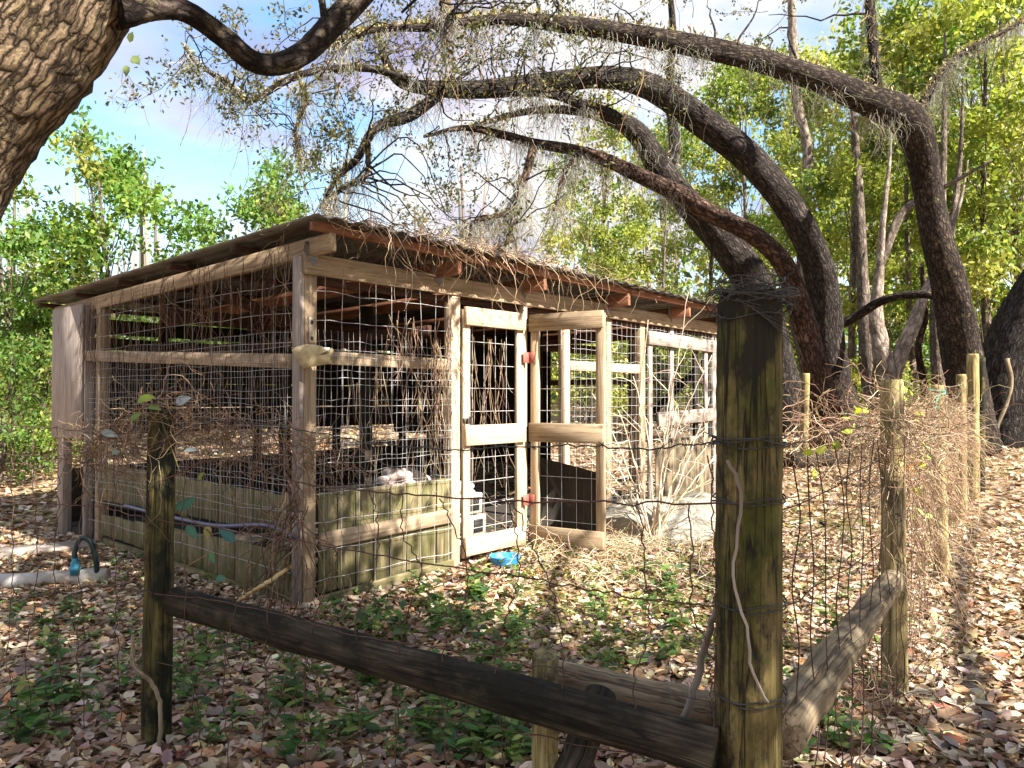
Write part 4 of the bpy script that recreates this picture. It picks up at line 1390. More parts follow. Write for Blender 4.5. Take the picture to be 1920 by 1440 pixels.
# the leaning trunk at upper left, close by
lean_limbs = [
    ([(-620, 1350, 235), (-430, 900, 190), (-270, 520, 168), (-120, 235, 158), (20, 60, 152), (110, -90, 150), (170, -260, 146), (215, -460, 140)], 3.3, 3.1),
    ([(215, 8, 46), (290, 12, 25), (350, 22, 21), (420, 70, 21), (470, 112, 21), (520, 120, 21), (575, 95, 22), (625, 45, 24), (668, 0, 25), (720, -60, 26), (800, -130, 25)], 3.15, 4.2),
    ([(612, 60, 8), (607, 25, 7), (600, -30, 6)], 3.8, 3.9),
    ([(-40, 60, 40), (20, 20, 34), (60, -40, 32)], 3.6, 3.9),
]
lo = oak('leaning_oak', 'massive rough-barked oak trunk leaning in with a bare dipping branch', lean_limbs, (at(-620, 1350, 3.3)[0], 3.3, 0.0), [], 0, lambda i: 'bark_near' if i in (0,) else 'bark_limb')
m = MB()
for (x, y, dx, dy, L) in [(236, 122, 0.2, -1, 0.05), (243, 80, 0.3, 0.6, 0.045), (248, 104, 0.5, -0.6, 0.06)]:
    p = at(x, y, 3.02)
    m.leaves(np.array([p]), np.array([[dx, -0.2, dy]]), np.array([[0.2, -1, 0.2]]), L, L * 0.62, np.array([[0.15, 0.2, 0.07]]))
for k in range(7):
    strand(m, at(232 + 3 * k, 130 + 6 * k, 3.02), (0.3, 0, -1), 0.18, 8, 0.35, 0.0012, VINE, 0.05)
m.build('creeper', 'leaf_green', lo, kind='stuff')


# ================================================================== woodland trees behind
def proto_tree(name, H, r0, rx, ncl, nl, size, cols, cz0, lean=0.3, bark='bark_far', cl_r=0.8, forks=1):
    t = bpy.data.objects.new(name, None); COL.objects.link(t); WLOC[t.name] = np.zeros(3)
    mt, ml = MB(), MB()
    axes = []
    for f in range(forks):
        top = np.array([rng.normal(0, lean) * (1 + f), rng.normal(0, lean) * (1 + f), H * rng.uniform(0.85, 1.0)])
        midp = top * 0.5 + [rng.normal(0, lean * 0.6), rng.normal(0, lean * 0.6), 0]
        A = spline([[0, 0, -0.15], midp * 0.5 + rng.normal(0, 0.08, 3), midp, top], 22)
        mt.tube(A, r0 * (1 - 0.85 * np.linspace(0, 1, 22) ** 0.9) * (1.0 if f == 0 else 0.75) + 0.01, 10, 0.02, lump=0.05)
        axes.append(A)
    for k in range(ncl):
        A = axes[k % forks]
        zt = H * rng.uniform(cz0, 1.02)
        fr = (zt / H - cz0) / (1 - cz0 + 1e-6)
        rad = rx * math.sqrt(max(0.12, 1 - (2 * fr - 0.8) ** 2 * 0.75)) * math.sqrt(rng.uniform(0.02, 1))
        th = rng.uniform(0, 2 * math.pi)
        i = int(np.clip(len(A) * min(0.95, zt / H - 0.06), 2, len(A) - 2))
        c = np.array([A[i][0] + rad * math.cos(th), A[i][1] + rad * math.sin(th), zt])
        o = A[max(1, i - 2)]
        Q = spline([o, (o + c) / 2 + rng.normal(0, 0.15, 3), c], 8)
        mt.tube(Q, np.linspace(max(0.012, r0 * 0.12), 0.006, 8), 4, caps=False)
        n = int(nl * rng.uniform(0.6, 1.4))
        # leaves gathered on a few short shoots inside the clump
        sh = c + rng.normal(0, cl_r * 0.5, (9, 3)) * [1, 1, 0.7]
        cc = sh[rng.integers(0, 9, n)] + rng.normal(0, cl_r * 0.2, (n, 3))
        tone = rng.uniform(0.75, 1.25)
        base_c = palette(1, cols, 0.1)
        ml.cards(cc, rand_dirs(n, -0.3), rand_dirs(n, 0.8), size * rng.uniform(0.6, 1.3, n), size * rng.uniform(0.4, 0.65, n), (0.6 * base_c + 0.4 * palette(n, cols)) * tone)
    mt.build('trunk', bark, t, True, origin=np.zeros(3))
    ml.build('crown', 'leaf_green', t, origin=np.zeros(3), kind='stuff')
    return t


def put(proto, used, px, Y, label, cat, group, sc=1.0, z=None):
    o = proto if not used.get(proto.name) else copy_tree(proto)
    used[proto.name] = True
    p = g0(px, Y)
    o.location = p
    o.scale = (sc, sc, sc * rng.uniform(0.93, 1.08))
    o.rotation_euler = (0, 0, rng.uniform(0, 6.28))
    return tag(o, label, cat, group)


used = {}
RA = [proto_tree('woodland_tree', 13, 0.14, 3.2, 24, 330, 0.20, G_BRIGHT, 0.26, cl_r=0.85), proto_tree('woodland_tree', 15, 0.16, 3.5, 24, 340, 0.21, G_BRIGHT, 0.38, cl_r=0.9),
      proto_tree('woodland_tree', 11, 0.11, 2.6, 20, 320, 0.18, G_BRIGHT[1:] + G_MID[:2], 0.2, cl_r=0.75)]
spots_r = [(1130, 30, 1, .8), (1230, 23, 2, .8), (1330, 27, 0, .85), (1420, 22, 2, .95), (1500, 30, 1, .95), (1600, 24, 0, .95), (1660, 33, 1, 1.05), (1720, 22, 2, 1.1), (1780, 27, 1, 1.0), (1850, 21, 0, 1.05),
           (1900, 25, 1, 1.05), (1960, 20, 2, 1.2), (2010, 28, 0, 1.2), (1560, 38, 1, 1.2), (1250, 40, 0, 1.1), (1820, 38, 1, 1.3), (1400, 42, 1, 1.2), (1700, 45, 0, 1.4)]
LM = [(1180, 'the far end of the coop roof'), (1290, 'the low branches over the coop'), (1380, 'the red-barked oak limb'), (1460, 'the dark back oak stem'), (1540, 'the bleached bare trunk'), (1630, 'the tall arching oak trunk'),
      (1690, 'the pale forked tree'), (1750, 'the thin reddish stem'), (1800, 'the brown twin trunk'), (1870, 'the spreading oak trunk'), (1930, 'the huge blackish oak'), (9999, 'the right side of the huge blackish oak')]
for px, Y, k, sc in spots_r:
    lm = [n for x, n in LM if px < x][0]
    put(RA[k], used, px, Y, ('tall far' if Y > 35 else 'slim' if k == 2 else 'leafy') + ' yellow-green tree in the woods behind ' + lm, 'tree', 'yellow-green woodland trees behind the oaks', sc)
LA = [proto_tree('leafy_tree', 6.4, 0.09, 1.75, 24, 330, 0.15, G_MID, 0.22, cl_r=0.6), proto_tree('leafy_tree', 6.8, 0.08, 1.5, 17, 300, 0.15, G_MID, 0.35, cl_r=0.6)]
for px, Y, k, sc in [(30, 13.5, 1, .66), (190, 15.5, 1, .86), (255, 14.2, 0, .93), (345, 17, 1, .66), (455, 15.5, 0, .86), (505, 17.5, 1, .80), (-70, 15, 0, .72), (130, 20, 1, .75), (400, 22, 0, .72), (800, 22, 1, .66)]:
    lm = [n for x, n in [(0, 'left of the coop end panel'), (100, 'behind the coop end panel'), (160, 'far behind the low roof edge'), (220, 'above the low roof edge'), (300, 'with yellow vines above the low roof edge'), (380, 'half hidden above the roof slope'), (430, 'far behind the roof slope'), (480, 'above the middle of the roof slope'), (600, 'just left of the roof peak'), (9999, 'peeping over the straw on the coop eave')] if px < x][0]
    put(LA[k], used, px, Y, 'bushy green tree ' + lm, 'tree', 'bushy green trees behind the coop', sc)
SH = [proto_tree('shrub', 2.6, 0.03, 1.2, 22, 130, 0.11, G_MID, 0.08, cl_r=0.4, forks=2), proto_tree('shrub', 2.2, 0.03, 1.3, 20, 130, 0.12, G_BRIGHT, 0.08, cl_r=0.4, forks=2)]
for px, Y, k, sc in [(75, 12.8, 0, .85), (-10, 11.5, 0, .8), (40, 22, 1, 1.0), (160, 23, 1, 1.1)]:
    put(SH[k], used, px, Y, 'leafy green shrub ' + {75: 'close against the coop end panel', -10: 'left of the coop end panel', 40: 'glowing yellow far behind the end panel', 160: 'far behind the low corner of the coop'}[px], 'shrub', 'shrubs beside the coop end panel', sc)
for px, Y, k, sc in [(1100, 21, 1, 1.2), (1210, 24, 0, 1.3), (1330, 22, 1, 1.2), (1630, 22, 1, .9), (1700, 20, 1, .8), (1760, 24, 0, 1.1), (1900, 24, 1, 1.2), (1590, 27, 1, 1.2), (1860, 30, 0, 1.4), (1480, 26, 0, 1.3)]:
    lm = [n for x, n in LM if px < x][0]
    put(SH[k], used, px, Y, 'low sunlit shrub under the trees ' + ('well ' if Y > 25 else '') + 'behind ' + lm, 'shrub', 'low shrubs under the woodland trees', sc)


# bare and pale trunks among the trees on the right
def bare(name, label, limbs, base, mat, cat='tree trunk'):
    t = thing(name, base, label, cat)
    for i, (pts, Y0, Y1) in enumerate(limbs):
        P, r = limb_pts(pts, Y0, Y1, 8 * len(pts))
        m = MB(); m.tube(P, r, 12, 0.02, lump=0.05)
        m.build('trunk' if i == 0 else 'limb', mat, t, True)
    return t


bare('pale_snag', 'bleached bare trunk rising behind the arching oak limbs', [([(1512, 800, 12), (1512, 600, 11), (1510, 400, 10), (1514, 280, 10), (1495, 190, 9), (1488, 100, 8), (1482, -60, 7)], 22, 22)], g0(1512, 22), 'bark_pale')
bare('forked_tree', 'pale forked tree trunk between the red-barked and spreading oaks', [([(1672, 800, 22), (1665, 720, 19), (1650, 640, 15), (1642, 590, 12), (1650, 500, 8), (1655, 420, 6), (1668, 300, 3), (1672, 200, 1.5)], 18, 18), ([(1670, 720, 14), (1690, 660, 13), (1712, 610, 13), (1730, 560, 10), (1765, 480, 6), (1800, 380, 3), (1815, 300, 1.5)], 18, 18.4)], g0(1672, 18), 'bark_pale')
bare('grey_trunk', 'straight grey trunk standing left of the pale forked tree', [([(1648, 800, 18), (1634, 720, 17), (1625, 640, 14), (1618, 540, 12), (1612, 400, 9), (1600, 200, 6)], 20, 20)], g0(1648, 20), 'bark_far')
bare('twin_trunk', 'brown twin-stemmed trunk close behind the spreading oak', [([(1770, 800, 22), (1766, 730, 19), (1758, 660, 13), (1757, 560, 11), (1765, 420, 8), (1770, 250, 5), (1772, 60, 2)], 19, 19), ([(1770, 740, 14), (1785, 680, 12), (1790, 600, 10), (1780, 480, 8), (1800, 300, 4), (1806, 150, 2)], 19, 19)], g0(1770, 19), 'bark_far')
bare('thin_trunk', 'thin reddish stem curving between the forked tree and twin trunk', [([(1738, 790, 8), (1732, 720, 7), (1722, 650, 6), (1736, 590, 5), (1728, 500, 4)], 19.5, 19.5)], g0(1738, 19.5), 'bark_red')
bare('pale_sapling', 'slender whitish stem glowing behind the red-barked oak', [([(1592, 790, 5), (1594, 700, 5), (1596, 560, 4), (1600, 380, 4)], 24, 24)], g0(1592, 24), 'bark_pale')
bare('fallen_branch', 'dark dead branch slanting across from the oaks towards the spreading oak', [([(1535, 632, 9), (1610, 590, 9), (1660, 562, 8), (1730, 552, 7), (1800, 570, 5)], 16.4, 14.6)], at(1650, 570, 15), 'bark_limb', 'branch')
bare('twisted_limb', 'brown crooked limb climbing between oak trunks', [([(1650, 500, 8), (1680, 420, 8), (1700, 390, 7), (1725, 375, 6), (1790, 340, 4), (1860, 300, 2)], 18, 18)], at(1690, 410, 18), 'bark_far', 'branch')
lg = [gp(1480, 878, 0.12), gp(1560, 872, 0.12), gp(1640, 866, 0.12), gp(1700, 862, 0.1)]
stick('fallen_log', lg, 0.16, 0.11, 'log_dark', 'dark fallen log lying behind the lone yellow post', 14, cat='log')


def far_wood():
    ml = MB()
    n = 52000
    th = rng.uniform(-1.05, 1.05, n); r = rng.uniform(48, 95, n)
    x, y = r * np.sin(th), r * np.cos(th)
    h = 9 + 3 * np.sin(x * 0.13 + 1) + 2 * np.sin(x * 0.31) + np.where(x > 5, 4, -6.0)
    z = tz(x, y) + np.abs(rng.normal(0, 0.5, n)) * h
    c = np.stack([x, y, z], -1)
    ml.cards(c, rand_dirs(n), rand_dirs(n, 0.5), rng.uniform(0.5, 1.1, n), rng.uniform(0.25, 0.5, n), palette(n, G_BRIGHT + G_MID[:2] + [(0.30, 0.28, 0.12)]))
    for _ in range(260):
        a = rng.uniform(-0.95, 0.95); rr = rng.uniform(42, 90)
        X, Y = rr * math.sin(a), rr * math.cos(a); Z = float(tz(X, Y))
        ml.tube([[X, Y, Z - 0.3], [X + rng.normal(0, .2), Y, Z + 5], [X + rng.normal(0, .5), Y, Z + rng.uniform(8, 15)]], [0.22, 0.17, 0.06], 6, col=palette(1, [(0.30, 0.25, 0.20), (0.18, 0.14, 0.11)])[0])
    ml.build('far_woodland', 'leaf_green', None, kind='stuff', label='far-off sunlit woodland closing the view behind everything', cat='woodland')


far_wood()


# unseen oak added behind the camera, its crown shaped to shade chosen spots
def shade_oak():
    TP = np.array([at(x, y, 3.1) for x, y in ((-60, 150), (40, 60), (20, 220), (120, 20), (90, 120), (170, -60), (-100, 300), (180, 60))])
    base = np.array([6.6, -5.0, float(tz(6.6, -5.0))])
    t = thing('shade_oak', base, 'unseen broad oak added to shade the front fence', 'oak tree')
    regs = [((0, 560), (900, 1440), 40), ((0, 300), (880, 1100), 8), ((480, 1000), (1150, 1440), 20), ((1490, 1640), (1330, 1440), 3), ((1780, 1920), (880, 990), 7), ((600, 900), (1120, 1300), 4), ((1000, 1330), (1290, 1420), 4)]
    G = []
    for (xa, xb), (ya, yb), n in regs:
        for _ in range(n):
            G.append(ground(rng.uniform(xa, xb), rng.uniform(ya, yb)))
    for z in np.linspace(0.1, 1.85, 9): G.append(np.array([bx + rng.normal(0, .1), by + rng.normal(0, .1), z]))
    for s, z in ((0.1, 2.4), (0.4, 2.3), (0.5, 1.9), (0.2, 1.0), (0.3, 0.5), (0.05, 1.4), (6.0, 2.4), (5.2, 0.6), (5.9, 0.9), (5.0, 0.9), (6.2, 1.3)): G.append(Rw(s, z))
    mt, ml = MB(), MB()
    trunk = spline([base - [0, 0, 0.2], base + [-0.2, 0.3, 1.6], base + [-0.9, 1.0, 3.4], base + [-1.8, 2.0, 5.0]], 18)
    mt.tube(trunk, np.linspace(0.42, 0.26, 18), 14, 0.02, lump=0.05)
    for i, g in enumerate(G):
        c = g + SUN * rng.uniform(7.6, 10.5)  # leaf clump set sunward of the spot to be shaded
        if c[2] < 4.2: c = g + SUN * 8.5
        if i % 3 == 0:
            o = trunk[rng.integers(10, 18)]
            Q = spline([o, (o + c) / 2 + [0, 0, 0.5] + rng.normal(0, 0.2, 3), c], 10)
            mt.tube(Q, np.linspace(0.07, 0.015, 10), 6, caps=False)
        n = 230 if i < 72 else 120
        cc = c + rng.normal(0, 0.42, (n, 3))
        cc = cc[(cc[:, 1] < 0.2) | (cc[:, 2] > 2.3 + 0.66 * cc[:, 1])]; n = len(cc)
        if n:
            v = cc[:, None, :] - TP[None, :, :]
            al = (v * SUN).sum(-1, keepdims=True)
            dist = np.linalg.norm(v - al * SUN, axis=-1).min(1)
            cc = cc[(dist > 0.30) | (rng.uniform(0, 1, n) < 0.12)]; n = len(cc)  # thinned so sun flecks reach the leaning trunk
        if n == 0: continue
        ml.cards(cc, rand_dirs(n), rand_dirs(n, 0.8), 0.15 * rng.uniform(0.6, 1.3, n), 0.075 * rng.uniform(0.6, 1.3, n), palette(n, G_MID))
    mt.build('trunk', 'bark_oak', t, True)
    ml.build('crown', 'leaf_green', t, kind='stuff')


shade_oak()


# ================================================================== ground cover
def litter():
    def scatter(n, y0, y1, pw, wid, size, curl, mat, name, label, cols, dense=None):
        u = rng.uniform(0, 1, n)
        Y = (y0 ** pw + u * (y1 ** pw - y0 ** pw)) ** (1 / pw)
        X = rng.uniform(-1, 1, n) * (0.74 * Y + 0.5)
        Z = tz(X, Y) + rng.uniform(0.002, 0.028, n)
        c = np.stack([X, Y, Z], -1)
        d = rand_dirs(n) * [1, 1, 0.28]
        nn = unit(np.stack([rng.normal(0, 0.4, n), rng.normal(0, 0.4, n), np.ones(n)], -1))
        ln = size * rng.uniform(0.55, 1.3, n)
        m = MB(); m.leaves(c - unit(d) * ln[:, None] * 0.5, d, nn, ln, ln * rng.uniform(0.35, 0.6, n), palette(n, cols, 0.28), 0.18, curl)
        m.build(name, mat, None, kind='stuff', label=label, cat='leaf litter')
    scatter(62000, 2.6, 8.5, 1.5, 1, 0.075, 0.25, 'leaf_dry', 'leaf_litter', 'brown fallen leaves carpeting the ground around fence and coop', DRY)
    scatter(34000, 8.5, 24, 1.6, 1, 0.12, 0.2, 'leaf_dry', 'leaf_litter', 'sunlit leaf litter under the oaks behind the coop', DRY)


litter()


def big_leaves():
    kinds = [('curled brown oak leaf lying on the leaf litter before the fence', [DRY[0], DRY[1], DRY[2]]),
             ('pale tan fallen leaf lying on the leaf litter before the fence', [DRY[3], DRY[4], DRY[8]]),
             ('dusky pinkish fallen leaf lying on the leaf litter before the fence', [(0.30, 0.20, 0.18), (0.26, 0.17, 0.16)]),
             ('rust-red fallen leaf lying on the leaf litter before the fence', [(0.34, 0.12, 0.06), (0.30, 0.09, 0.07)])]
    w = [0.45, 0.30, 0.15, 0.10]
    protos = []
    for k, (lab, cols) in enumerate(kinds):
        row = []
        for v in range(4):
            m = MB()
            L = 1.0
            # lobed leaf outline with a midrib fold and curl
            s = np.linspace(0, 1, 9)
            half = 0.24 * np.sin(math.pi * s ** 0.85) * (1 + 0.22 * np.sin(s * 16 + v)) + 0.004
            cu = rng.uniform(-0.22, 0.22)
            zc = cu * (s - 0.5) ** 2 * 2
            lft = np.stack([s - 0.5, half, zc + half * rng.uniform(0.1, 0.55)], -1)
            rgt = np.stack([s - 0.5, -half, zc + half * rng.uniform(0.1, 0.55)], -1)
            mid = np.stack([s - 0.5, 0 * s, zc], -1)
            V = np.vstack([lft, mid, rgt])
            Q = [[i, i + 9, i + 10, i + 1] for i in range(8)] + [[i + 9, i + 18, i + 19, i + 10] for i in range(8)]
            col = np.tile(palette(1, cols, 0.1), (27, 1))
            col[9:18] *= 0.75
            m.add(V, Q, None, col)
            row.append(m.mesh('fallen_leaf', np.zeros(3)))
            row[-1].materials.append(M['leaf_dry'])
        protos.append(row)
    for i in range(290):
        k = rng.choice(4, p=w)
        px, py = rng.uniform(0, 1920), 1440 - 260 * rng.uniform(0, 1) ** 1.3
        if 1330 < px < 1470: px = rng.uniform(1480, 1900)
        p = ground(px, py)
        o = bpy.data.objects.new('fallen_leaf', protos[k][rng.integers(4)])
        o.location = (p[0], p[1], p[2] + 0.03)
        o.rotation_euler = (rng.normal(0, 0.22), rng.normal(0, 0.22), rng.uniform(0, 6.28))
        s = rng.uniform(0.085, 0.135)
        o.scale = (s, s, s)
        COL.objects.link(o)
        tag(o, kinds[k][0], 'leaf', 'large fallen leaves before the fence')


big_leaves()


def seedling_into(m, p, h, nl, size, cols, stems=3):
    for k in range(stems):
        d = np.array([rng.normal(0, .45), rng.normal(0, .45), 1.0])
        P = wander(p, d, h * rng.uniform(0.6, 1.1), 6, 0.15)
        m.tube(P, np.linspace(0.0025, 0.0012, 6), 3, col=(0.10, 0.11, 0.04), caps=False)
        n = max(2, nl // stems)
        i = rng.integers(2, 6, n)
        th = rng.uniform(0, 6.28, n)
        dd = np.stack([np.cos(th), np.sin(th), rng.normal(0.15, 0.25, n)], -1)
        nn = unit(np.stack([rng.normal(0, .25, n), rng.normal(0, .25, n), np.ones(n)], -1))
        m.leaves(P[i], dd, nn, size * rng.uniform(0.6, 1.2, n), size * rng.uniform(0.35, 0.5, n), palette(n, cols), 0.15, 0.15)


def seedlings():
    protos = []
    for k in range(6):
        m = MB()
        seedling_into(m, np.zeros(3), rng.uniform(0.14, 0.26), rng.integers(14, 24), 0.085, G_SEED, stems=rng.integers(3, 6))
        me = m.mesh('seedling', np.zeros(3)); me.materials.append(M['leaf_green'])
        protos.append(me)
    regs = [((330, 1000), (1180, 1440), 72, 'green seedling growing through the leaves by the dark log'), ((600, 1000), (1080, 1190), 26, 'green seedling growing by the sunlit wall of the coop'),
            ((0, 260), (1150, 1440), 16, 'green seedling growing left of the slim mossy post'), ((1100, 1340), (1050, 1280), 18, 'sunlit seedling growing behind the short grey log'), ((1480, 1660), (1180, 1440), 8, 'seedling growing at the foot of the sunlit grey log')]
    for (xa, xb), (ya, yb), n, lab in regs:
        for _ in range(n):
            p = ground(rng.uniform(xa, xb), rng.uniform(ya, yb))
            o = bpy.data.objects.new('seedling', protos[rng.integers(6)])
            o.location = p
            o.rotation_euler = (0, 0, rng.uniform(0, 6.28))
            s = rng.uniform(0.6, 1.15); o.scale = (s, s, s)
            COL.objects.link(o)
            tag(o, lab, 'seedling', lab.replace('green seedling', 'seedlings').replace('sunlit seedling', 'seedlings').replace('seedling ', 'seedlings ', 1) if False else 'seedlings in the leaf litter')
    m = MB()
    for _ in range(420):
        Y = rng.uniform(3.1, 11); X = rng.uniform(-0.75 * Y, 0.6 * Y)
        seedling_into(m, np.array([X, Y, float(tz(X, Y))]), rng.uniform(0.05, 0.14), 9, 0.05, G_SEED, 2)
    # sunlit yellowish weeds inside the pen
    for _ in range(520):
        p = ground(rng.uniform(960, 1480), rng.uniform(985, 1240))
        seedling_into(m, p, rng.uniform(0.04, 0.10), 8, 0.045, [(0.26, 0.27, 0.07), (0.17, 0.21, 0.05), (0.34, 0.32, 0.12)], 2)
    m.build('ground_cover', 'leaf_green', None, kind='stuff', label='scattered tiny green weeds in the leaf litter', cat='weeds')


seedlings()


# ================================================================== dry vines, straw, dead shrub
def vines():
    # on the shaded wall
    m = MB()
    for _ in range(70):
        s = rng.uniform(0.1, 3.9)
        z = zroof(0, s) - rng.uniform(0.02, 0.35)
        P = wander(Lw(s, z, 0.08), (0, 0, -1), rng.uniform(0.3, 1.6), 16, 0.26, 0.08)
        off = (P - C0) @ nL
        P = P + nL[None, :] * (np.clip(off, 0.065, 0.12) - off)[:, None]
        m.tube(P, np.linspace(0.0028, 0.0012, 16), 3, col=palette(1, VINE)[0], caps=False)
    for s0 in (0.25, 0.32, 1.2, 1.25, 1.9, 2.6, 3.5, 3.6, 3.75):
        for _ in range(8):
            P = wander(Lw(s0 + rng.normal(0, .08), zroof(0, s0) - rng.uniform(0.1, 0.3), 0.08), (0, 0, -1), rng.uniform(0.4, 1.3), 14, 0.25, 0.09)
            off = (P - C0) @ nL
            P = P + nL[None, :] * (np.clip(off, 0.065, 0.13) - off)[:, None]
            m.tube(P, np.linspace(0.0026, 0.0012, 14), 3, col=palette(1, VINE)[0], caps=False)
    m.build('dry_vines', 'fibre', None, kind='stuff', label='dead brown vines hanging down the shaded mesh wall', cat='vines')
    m = MB()
    for s0, ztop, n in ((0.75, 2.2, 6), (0.95, 2.15, 9), (1.18, 2.1, 12), (1.33, 2.15, 11), (1.25, 1.7, 14), (1.05, 1.6, 9), (0.6, 1.8, 6), (0.35, 1.7, 4)):
        for _ in range(n):
            P = wander(Rw(s0 + rng.normal(0, .04), ztop - rng.uniform(0, 0.2), 0.085), (0, 0, -1), rng.uniform(0.4, 1.2), 14, 0.2, 0.09)
            off = (P - C0) @ nR
            P = P + nR[None, :] * (np.clip(off, 0.075, 0.13) - off)[:, None]
            m.tube(P, np.linspace(0.0035, 0.0015, 14), 3, col=palette(1, STRAW + VINE)[0], caps=False)
    for s0 in (1.72, 1.92, 1.98, 2.12):
        for _ in range(5):
            P = wander(Rw(s0 + rng.normal(0, .03), 2.05 - rng.uniform(0, 0.2), 0.0), (0, 0, -1), rng.uniform(0.6, 1.7), 14, 0.16, 0.09)
            off = (P - C0) @ nR
            P = P + nR[None, :] * (np.clip(off, -0.03, 0.02) - off)[:, None]
            m.tube(P, np.linspace(0.0035, 0.0015, 14), 3, col=palette(1, STRAW + VINE)[0], caps=False)
    m.build('dry_vines', 'fibre', None, kind='stuff', label='pale dead vines hanging on the sunlit mesh beside the door', cat='vines')
    # straw and vine heap on the roof edge
    m = MB()
    for _ in range(900):
        s = np.clip(rng.normal(1.35, 0.7), -0.05, 4.2) if rng.uniform() < 0.7 else rng.uniform(0, 6.8)
        l = -0.38 + abs(rng.normal(0, 0.35))
        z = zroof(s, l) + 0.025 + abs(rng.normal(0, 0.022)) * (1.4 if 0.3 < s < 2.6 else 0.6)
        d = unit(np.append(rng.normal(0, 1, 2), rng.normal(0, 0.18)))
        strand(m, P2(s, l, z), d, rng.uniform(0.1, 0.4), 6, 0.3, 0.0032, STRAW, 0.03)
    for _ in range(90):
        s = np.clip(rng.normal(1.5, 0.9), 0.2, 6.5)
        P = wander(P2(s, -0.41, zroof(s, -0.4) + 0.03), nR * 0.5 + [0, 0, -0.2] + rng.normal(0, 0.4, 3), rng.uniform(0.2, 0.75), 12, 0.28, 0.16)
        m.tube(P, np.linspace(0.004, 0.0015, 12), 3, col=palette(1, STRAW + VINE)[0], caps=False)
    m.build('straw_heap', 'fibre', None, kind='stuff', label='heap of straw and dead vines spilling over the coop eave', cat='straw')
    # tangle on top of the slim post
    m = MB()
    spine = spline([at(150, 850, pl[1] + .1), at(215, 800, pl[1] + .05), at(300, 765, pl[1]), at(380, 790, pl[1]), at(450, 800, pl[1]), at(560, 815, pl[1] + .1), at(640, 850, pl[1] + .3)], 60)
    for _ in range(520):
        p = spine[rng.integers(0, 60)] + rng.normal(0, 0.035, 3) * [1.4, 1.4, 1] - [0, 0, abs(rng.normal(0, 0.04))]
        strand(m, p, rng.normal(0, 1, 3) + [0, 0, -0.2], rng.uniform(0.08, 0.4), 12, 0.42, 0.0017, VINE + STRAW[1:2], 0.07)
    for _ in range(60):
        p = spine[rng.integers(0, 60)]
        strand(m, p, (rng.normal(0, .4), rng.normal(0, .4), -1), rng.uniform(0.15, 0.7), 16, 0.25, 0.0016, VINE, 0.06)
    m.build('vine_tangle', 'fibre', None, kind='stuff', label='tangle of dead brown vines draped over the slim mossy post', cat='vines')
    # smilax leaves caught in it; grey-white ones have glints painted in
    t = thing('green_creeper', at(345, 950, pl[1] - 0.08), 'creeper with broad blue-green leaves clinging to the slim mossy post', 'creeper')
    for (x, y, dx, dz, L, c) in [(330, 955, 0.6, 0.35, 0.085, (0.07, 0.20, 0.16)), (350, 985, 0.5, -0.5, 0.07, (0.08, 0.21, 0.15)), (440, 1015, -0.7, 0.6, 0.08, (0.06, 0.17, 0.17)), (390, 985, -0.1, -0.9, 0.06, (0.34, 0.34, 0.16)),
                                 (400, 1140, 0.7, 0.3, 0.085, (0.07, 0.18, 0.15)), (405, 1085, 0.8, 0.15, 0.06, (0.09, 0.20, 0.16)), (258, 752, 0.7, 0.2, 0.085, (0.26, 0.36, 0.07)), (278, 762, 0.7, -0.1, 0.06, (0.22, 0.30, 0.08)),
                                 (330, 755, 0.9, 0.3, 0.075, (0.36, 0.40, 0.48)), (190, 810, 0.9, -0.2, 0.065, (0.30, 0.34, 0.34)), (345, 845, 0.8, 0.1, 0.06, (0.30, 0.36, 0.36)), (245, 790, 0.5, 0.5, 0.055, (0.18, 0.26, 0.08)),
                                 (395, 1035, 0.3, -0.8, 0.05, (0.10, 0.22, 0.12)), (210, 848, 0.8, 0.1, 0.05, (0.25, 0.30, 0.28)), (372, 900, 0.4, 0.6, 0.04, (0.20, 0.26, 0.06)), (430, 1165, 0.3, -0.8, 0.06, (0.05, 0.13, 0.10))]:
        m = MB()
        m.broad_leaf(at(x, y, pl[1] - 0.10), (dx, -0.3 + rng.normal(0, .2), dz), np.array([0.2, -1.0, 0.7]) + rng.normal(0, .35, 3), L * 1.05, L * 0.55, np.array(c) * 0.8)
        m.build('leaf', 'leaf_green', t, True)
    m = MB()
    m.tube(spline([at(300, 780, pl[1] - .09), at(340, 900, pl[1] - .1), at(330, 955, pl[1] - .1), at(400, 1010, pl[1] - .1), at(400, 1140, pl[1] - .1), at(430, 1250, pl[1] - .1)], 40), 0.0028, 4, col=(0.14, 0.12, 0.05))
    m.build('stem', 'fibre', t)
    # around the foot of the coop corner post
    m = MB()
    for _ in range(46):
        p = C0 + np.array([-0.05 + rng.normal(0, .06), -0.12 + rng.normal(0, .03), rng.uniform(0.4, 1.0)])
        strand(m, p, (rng.normal(-.2, .35), -0.15, -1), rng.uniform(0.4, 1.1), 14, 0.22, 0.005, VINE, 0.05)
    for _ in range(30):
        p = at(rng.uniform(520, 600), rng.uniform(1150, 1230), 3.2)
        strand(m, p, rng.normal(0, 1, 3), rng.uniform(0.2, 0.5), 12, 0.3, 0.003, VINE, 0.02)
    m.build('vine_tangle', 'fibre', None, kind='stuff', label='knotted dead vine climbing the foot of the coop corner post', cat='vines')
    # long tangle along the right-hand fence
    m = MB()
    chain = [np.array([bx, by, 0]) * 0.35 + pr1 * 0.65, pr1, pr2, pr3, pr4]
    def along(u):
        u = u * (len(chain) - 1); i = min(int(u), len(chain) - 2); f = u - i
        return chain[i] * (1 - f) + chain[i + 1] * f
